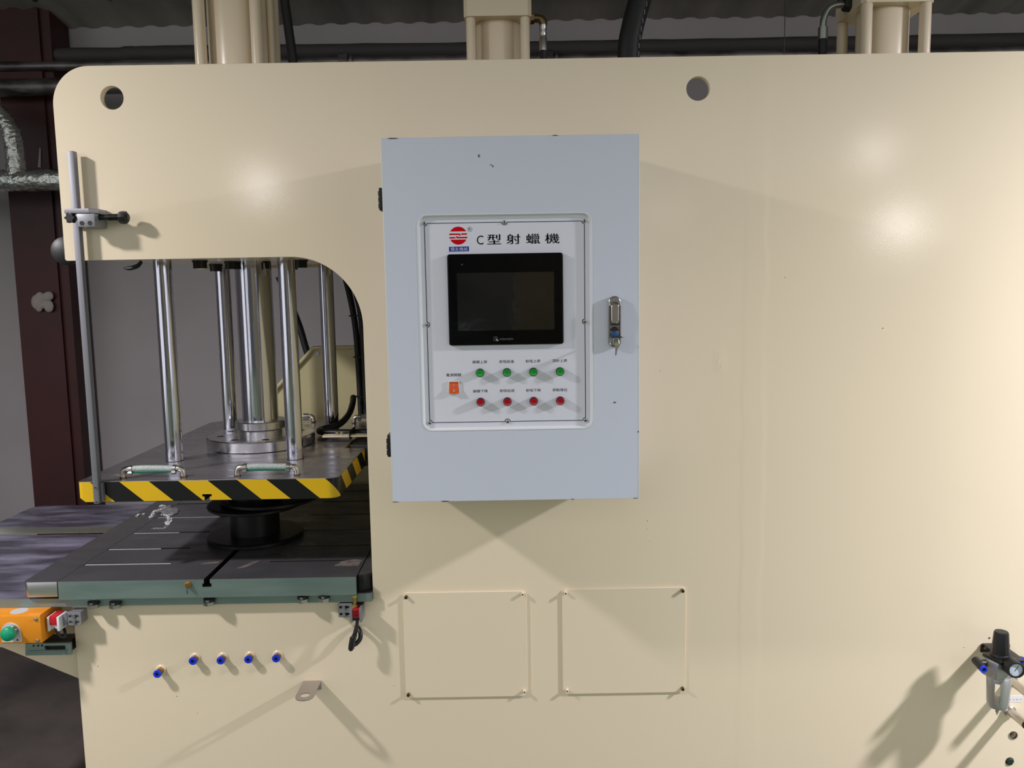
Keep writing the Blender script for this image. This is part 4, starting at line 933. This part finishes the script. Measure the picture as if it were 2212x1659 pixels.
link('cable', MB().tube([(-1.135, -0.045, 0.788), (-1.128, -0.046, 0.773), (-1.121, -0.044, 0.762), (-1.1155, -0.04, 0.7605), (-1.116, -0.036, 0.770), (-1.125, -0.028, 0.779), (-1.150, -0.025, 0.786)], 0.0034, 12, 8), M['lagged_cable'], sw)

# orange push button box on the left
ob = thing('button_box', 'orange metal button box with a green mushroom button', 'box', (-1.2, -0.04, 0.76))
link('housing', MB().box(-1.36, -0.0665, 0.7585, -1.1555, 0.029, 0.8295, 0.002), M['orange_box'], ob)
link('lid', MB().box(-1.3605, -0.071, 0.7595, -1.154, -0.066, 0.8285, 0.0012), M['orange_box'], ob)
for z in (0.8205, 0.7665):
    link('lid_screw', MB().lathe([(0.0044, 0), (0.0044, 0.002), (0.002, 0.0035), (0, 0.0035)], (-1.1640, -0.071, z), (0, -1, 0), 14), M['zinc'], ob)
link('round_label', MB().lathe([(0.02, 0), (0.02, 0.0004), (0, 0.0004)], (-1.222, -0.04, 0.8295), (0, 0, 1), 24), M['pale_plastic'], ob)
link('button_plate', sheet([[(-1.2500, 0.7640), (-1.2030, 0.7640), (-1.2030, 0.7895)] + arc(-1.2265, 0.7895, 0.0235, 0, 180, 14)[1:]], 'Y', -0.0735, -0.071, 0.0004), M['pale_plastic'], ob, 40)
mb_ = link('mushroom_button', MB().lathe([(0.0105, 0), (0.0105, 0.008), (0.013, 0.010), (0.0168, 0.014), (0.0176, 0.019), (0.0162, 0.0255), (0.011, 0.030), (0, 0.0315)], (-1.2205, -0.0735, 0.7935), (0, -1, 0), 32), M['green_btn'], ob, label='green mushroom push button')
link('metal_neck', MB().lathe([(0.0150, 0), (0.0150, 0.004), (0.0124, 0.005), (0.0124, 0.010)], (-1.2205, -0.0735, 0.7935), (0, -1, 0), 28), M['zinc'], mb_)
link('plate_mark', sheet([circ(-1.2115, 0.7695, 0.0024, 14)], 'Y', -0.0740, -0.0735), M['groove'], ob, 0)
sp_ = thing('slotted_plate', 'dark grey slotted steel plate under the orange button box', 'plate', (-1.165, -0.01, 0.71))
link('plate', sheet([[(-1.2225, 0.7100), (-1.1085, 0.7100), (-1.1085, 0.7410), (-1.2205, 0.7410)], rrect(-1.173, 0.7235, -1.1215, 0.7345, 0.002, 3)] + [circ(x, 0.7352, 0.0026, 14) for x in (-1.2000, -1.1885, -1.1790)], 'Y', -0.031, -0.022, 0.0008), M['ground_face'], sp_, 40)
link('backing', MB().box(-1.219, -0.022, 0.7115, -1.117, 0.0295, 0.7395), M['dull_black'], sp_, 0)
link('ledge', MB().box(-1.213, -0.0335, 0.7195, -1.118, -0.031, 0.7225, 0.0008), M['ground_face'], sp_)
link('small_screw', MB().cyl((-1.124, -0.031, 0.7145), (-1.124, -0.0335, 0.7145), 0.0028, 12), M['zinc'], sp_)

# ================================================================== air filter regulator at the right
fr = thing('filter_regulator', 'air filter regulator with black knob, gauge and grey bowl', 'regulator', (1.186, -0.08, 0.54))
FX, FY = 1.1845, -0.080
link('knob', MB().lathe([(0.0205, 0), (0.0195, 0.012), (0.0165, 0.052), (0.0150, 0.056), (0, 0.0565)], (FX, FY, 0.6965), (0, 0, 1), 12), M['black'], fr, 20)
link('knob_skirt', MB().lathe([(0.0225, 0), (0.0225, 0.006), (0.0205, 0.009)], (FX, FY, 0.6885), (0, 0, 1), 32), M['black'], fr)
rot = Matrix.Rotation(math.radians(18), 3, 'Z')
link('body', MB().box(FX - 0.034, FY - 0.024, 0.640, FX + 0.034, FY + 0.024, 0.684, 0.005, rot), M['bowl'], fr)
link('top_cap', MB().box(FX - 0.027, FY - 0.027, 0.682, FX + 0.027, FY + 0.027, 0.690, 0.002, rot), M['black'], fr)
br = link('wall_bracket', MB().box(1.186, -0.100, 0.6835, 1.235, 0.0, 0.6870, 0.001), M['black'], fr, label='black wall bracket')
link('bracket_foot', MB().box(1.182, -0.005, 0.664, 1.255, -0.0002, 0.6845, 0.001), M['black'], br)
link('bracket_screw', MB().cyl((1.190, -0.005, 0.677), (1.190, -0.007, 0.677), 0.004, 12), M['brass_dull'], br)
bw = link('bowl_guard', MB().lathe([(0.0255, 0.085), (0.0275, 0.082), (0.0265, 0.06), (0.0245, 0.015), (0.021, 0.004), (0.010, 0.0), (0, 0)], (FX, FY, 0.556), (0, 0, 1), 36), M['bowl'], fr)
cut(bw, [MB().box(FX - 0.0075, FY - 0.06, 0.577, FX + 0.0045, FY + 0.06, 0.628, 0, Matrix.Rotation(math.radians(-31.5), 3, 'Z'))])
for p in bw.data.polygons: p.use_smooth = True
bw.data.set_sharp_from_angle(angle=math.radians(40))
link('drain', MB().lathe([(0.0065, 0.0), (0.0065, -0.004), (0.004, -0.006), (0.004, -0.012), (0.0018, -0.013), (0.0018, -0.018)], (FX, FY, 0.557), (0, 0, 1), 12), M['zinc'], fr)
gx, gz = 1.1868, 0.6855
ga = link('pressure_gauge', MB().lathe([(0.010, 0), (0.0165, 0.012), (0.0205, 0.018), (0.0205, 0.046), (0.0190, 0.049), (0.0160, 0.049), (0.0155, 0.0440)], (1.1930, FY - 0.012, 0.680), (-0.10, -1, 0.04), 36), M['black'], fr)
gd = Vector((-0.10, -1, 0.04)).normalized(); gc = Vector((1.1930, FY - 0.012, 0.680)) + gd * 0.0445
link('dial', MB().cyl(gc, gc + gd * 0.0006, 0.0156, 32), M['gauge_face'], ga, label='pale dial')
gt = MB()
for k in range(11):
    a = math.radians(225 - 27 * k); p = gc + gd * 0.0008 + Vector((math.cos(a) * 0.0135, 0, math.sin(a) * 0.0135))
    gt.box(p.x - 0.0006, p.y - 0.0002, p.z - 0.0006, p.x + 0.0006, p.y + 0.0002, p.z + 0.0006)
gt.cyl(gc + gd * 0.001 + Vector((-0.002, 0, -0.003)), gc + gd * 0.001 + Vector((0.006, 0, 0.009)), 0.0006, 6)
link('needle', gt, M['black_ink'], ga, 0)
def elbow(x, y, z, d, mouth):
    e = link('air_elbow', MB().cyl((x + d * 0.020, y, z), (x + d * 0.004, y, z), 0.0085, 16), M['black'], fr)
    link('thread', MB().hexa((x + d * 0.028, y, z), (x + d * 0.018, y, z), 0.010), M['brass'], e, 0)
    link('arm', MB().cyl((x, y + 0.012, z + 0.003), (x + mouth[0] * 0.7, y + mouth[1] * 0.7, z + mouth[2] * 0.7), 0.0095, 18), M['black'], e)
    v = Vector(mouth); p = Vector((x, y, z)) + v * 0.7
    rg = link('release_ring', MB().lathe([(0.0086, 0), (0.0092, 0.002), (0.0088, 0.006), (0.0045, 0.006), (0.0045, 0.001), (0, 0.001)], p, v, 24), M['fit_blue'], e)
    link('bore', MB().cyl(p + v.normalized() * 0.0012, p + v.normalized() * 0.002, 0.0044, 16), M['black'], rg)
elbow(1.131, -0.080, 0.672, 1, (0.0, -0.030, -0.004))
elbow(1.240, -0.085, 0.672, -1, (-0.004, -0.012, 0.012))
for z, e, lab in ((0.5860, 0.075, 'upper steel pipe stub beside the air regulator'), (0.5050, 0.070, 'lower steel pipe stub under the white label strip')):
    t = thing('pipe_stub', lab, 'pipe', (1.2645, 0, z), 'steel pipe stubs by the regulator')
    link('flange_nut', MB().lathe([(0.0155, 0), (0.0155, 0.006), (0.0125, 0.010), (0.0105, 0.010)], (1.2645, 0, z), (0, -1, 0), 24), M['nickel'], t)
    link('tube', MB().lathe([(0.0105, 0.0), (0.0105, e), (0.0085, e), (0.0085, e - 0.02), (0, e - 0.02)], (1.2645, 0, z), (0, -1, 0), 24), M['nickel'], t)
    link('end_cap', MB().lathe([(0.0108, e), (0.0108, e + 0.003), (0, e + 0.003)], (1.2645, 0, z), (0, -1, 0), 24), M['black'], t, label='black end plug')
lb = thing('pipe_label', 'narrow white printed label between the two pipe stubs', 'label', (1.28, 0, 0.54))
link('strip', MB().box(1.2545, -0.0006, 0.5275, 1.2970, 0.0, 0.5450), M['label_white'], lb, 0)
for k, ch in enumerate('AARM'):
    link('label_text', glyphs(ch, 1.2655 + k * 0.0090, 0.5345, 0.0052, 0.0036, -0.0008), M['grey_ink'], lb, 0)
pg = thing('hole_plug', 'dark green plug in the lower hole at the right bottom corner', 'plug', (1.2735, 0, 0.3656))
link('plug', MB().lathe([(0.0103, -0.004), (0.0103, 0.0015), (0.008, 0.003), (0, 0.003)], (1.2735, 0, 0.3656), (0, -1, 0), 7), M['shade_brown'], pg, 0)
tag(link('rust_ring', sheet([circ(1.2785, 0.4378, 0.0118, 24), circ(1.2785, 0.4378, 0.0100, 24)], 'Y', -0.0012, 0.004), M['nickel']), 'bright rim of the open hole at the right bottom corner', 'rim')
link('dark_hole_backing', MB().cyl((1.2785, 0.0195, 0.4378), (1.2785, 0.05, 0.4378), 0.02, 20), M['black'], press)  # black disc behind the open hole stands in for its dark inside
tag(link('red_dot', MB().lathe([(0.0022, 0), (0.0022, 0.0008), (0, 0.001)], (1.2040, 0, 0.7004), (0, -1, 0), 12), M['maroon_dot']), 'tiny dark red dot on the plate beside the regulator knob', 'dot')
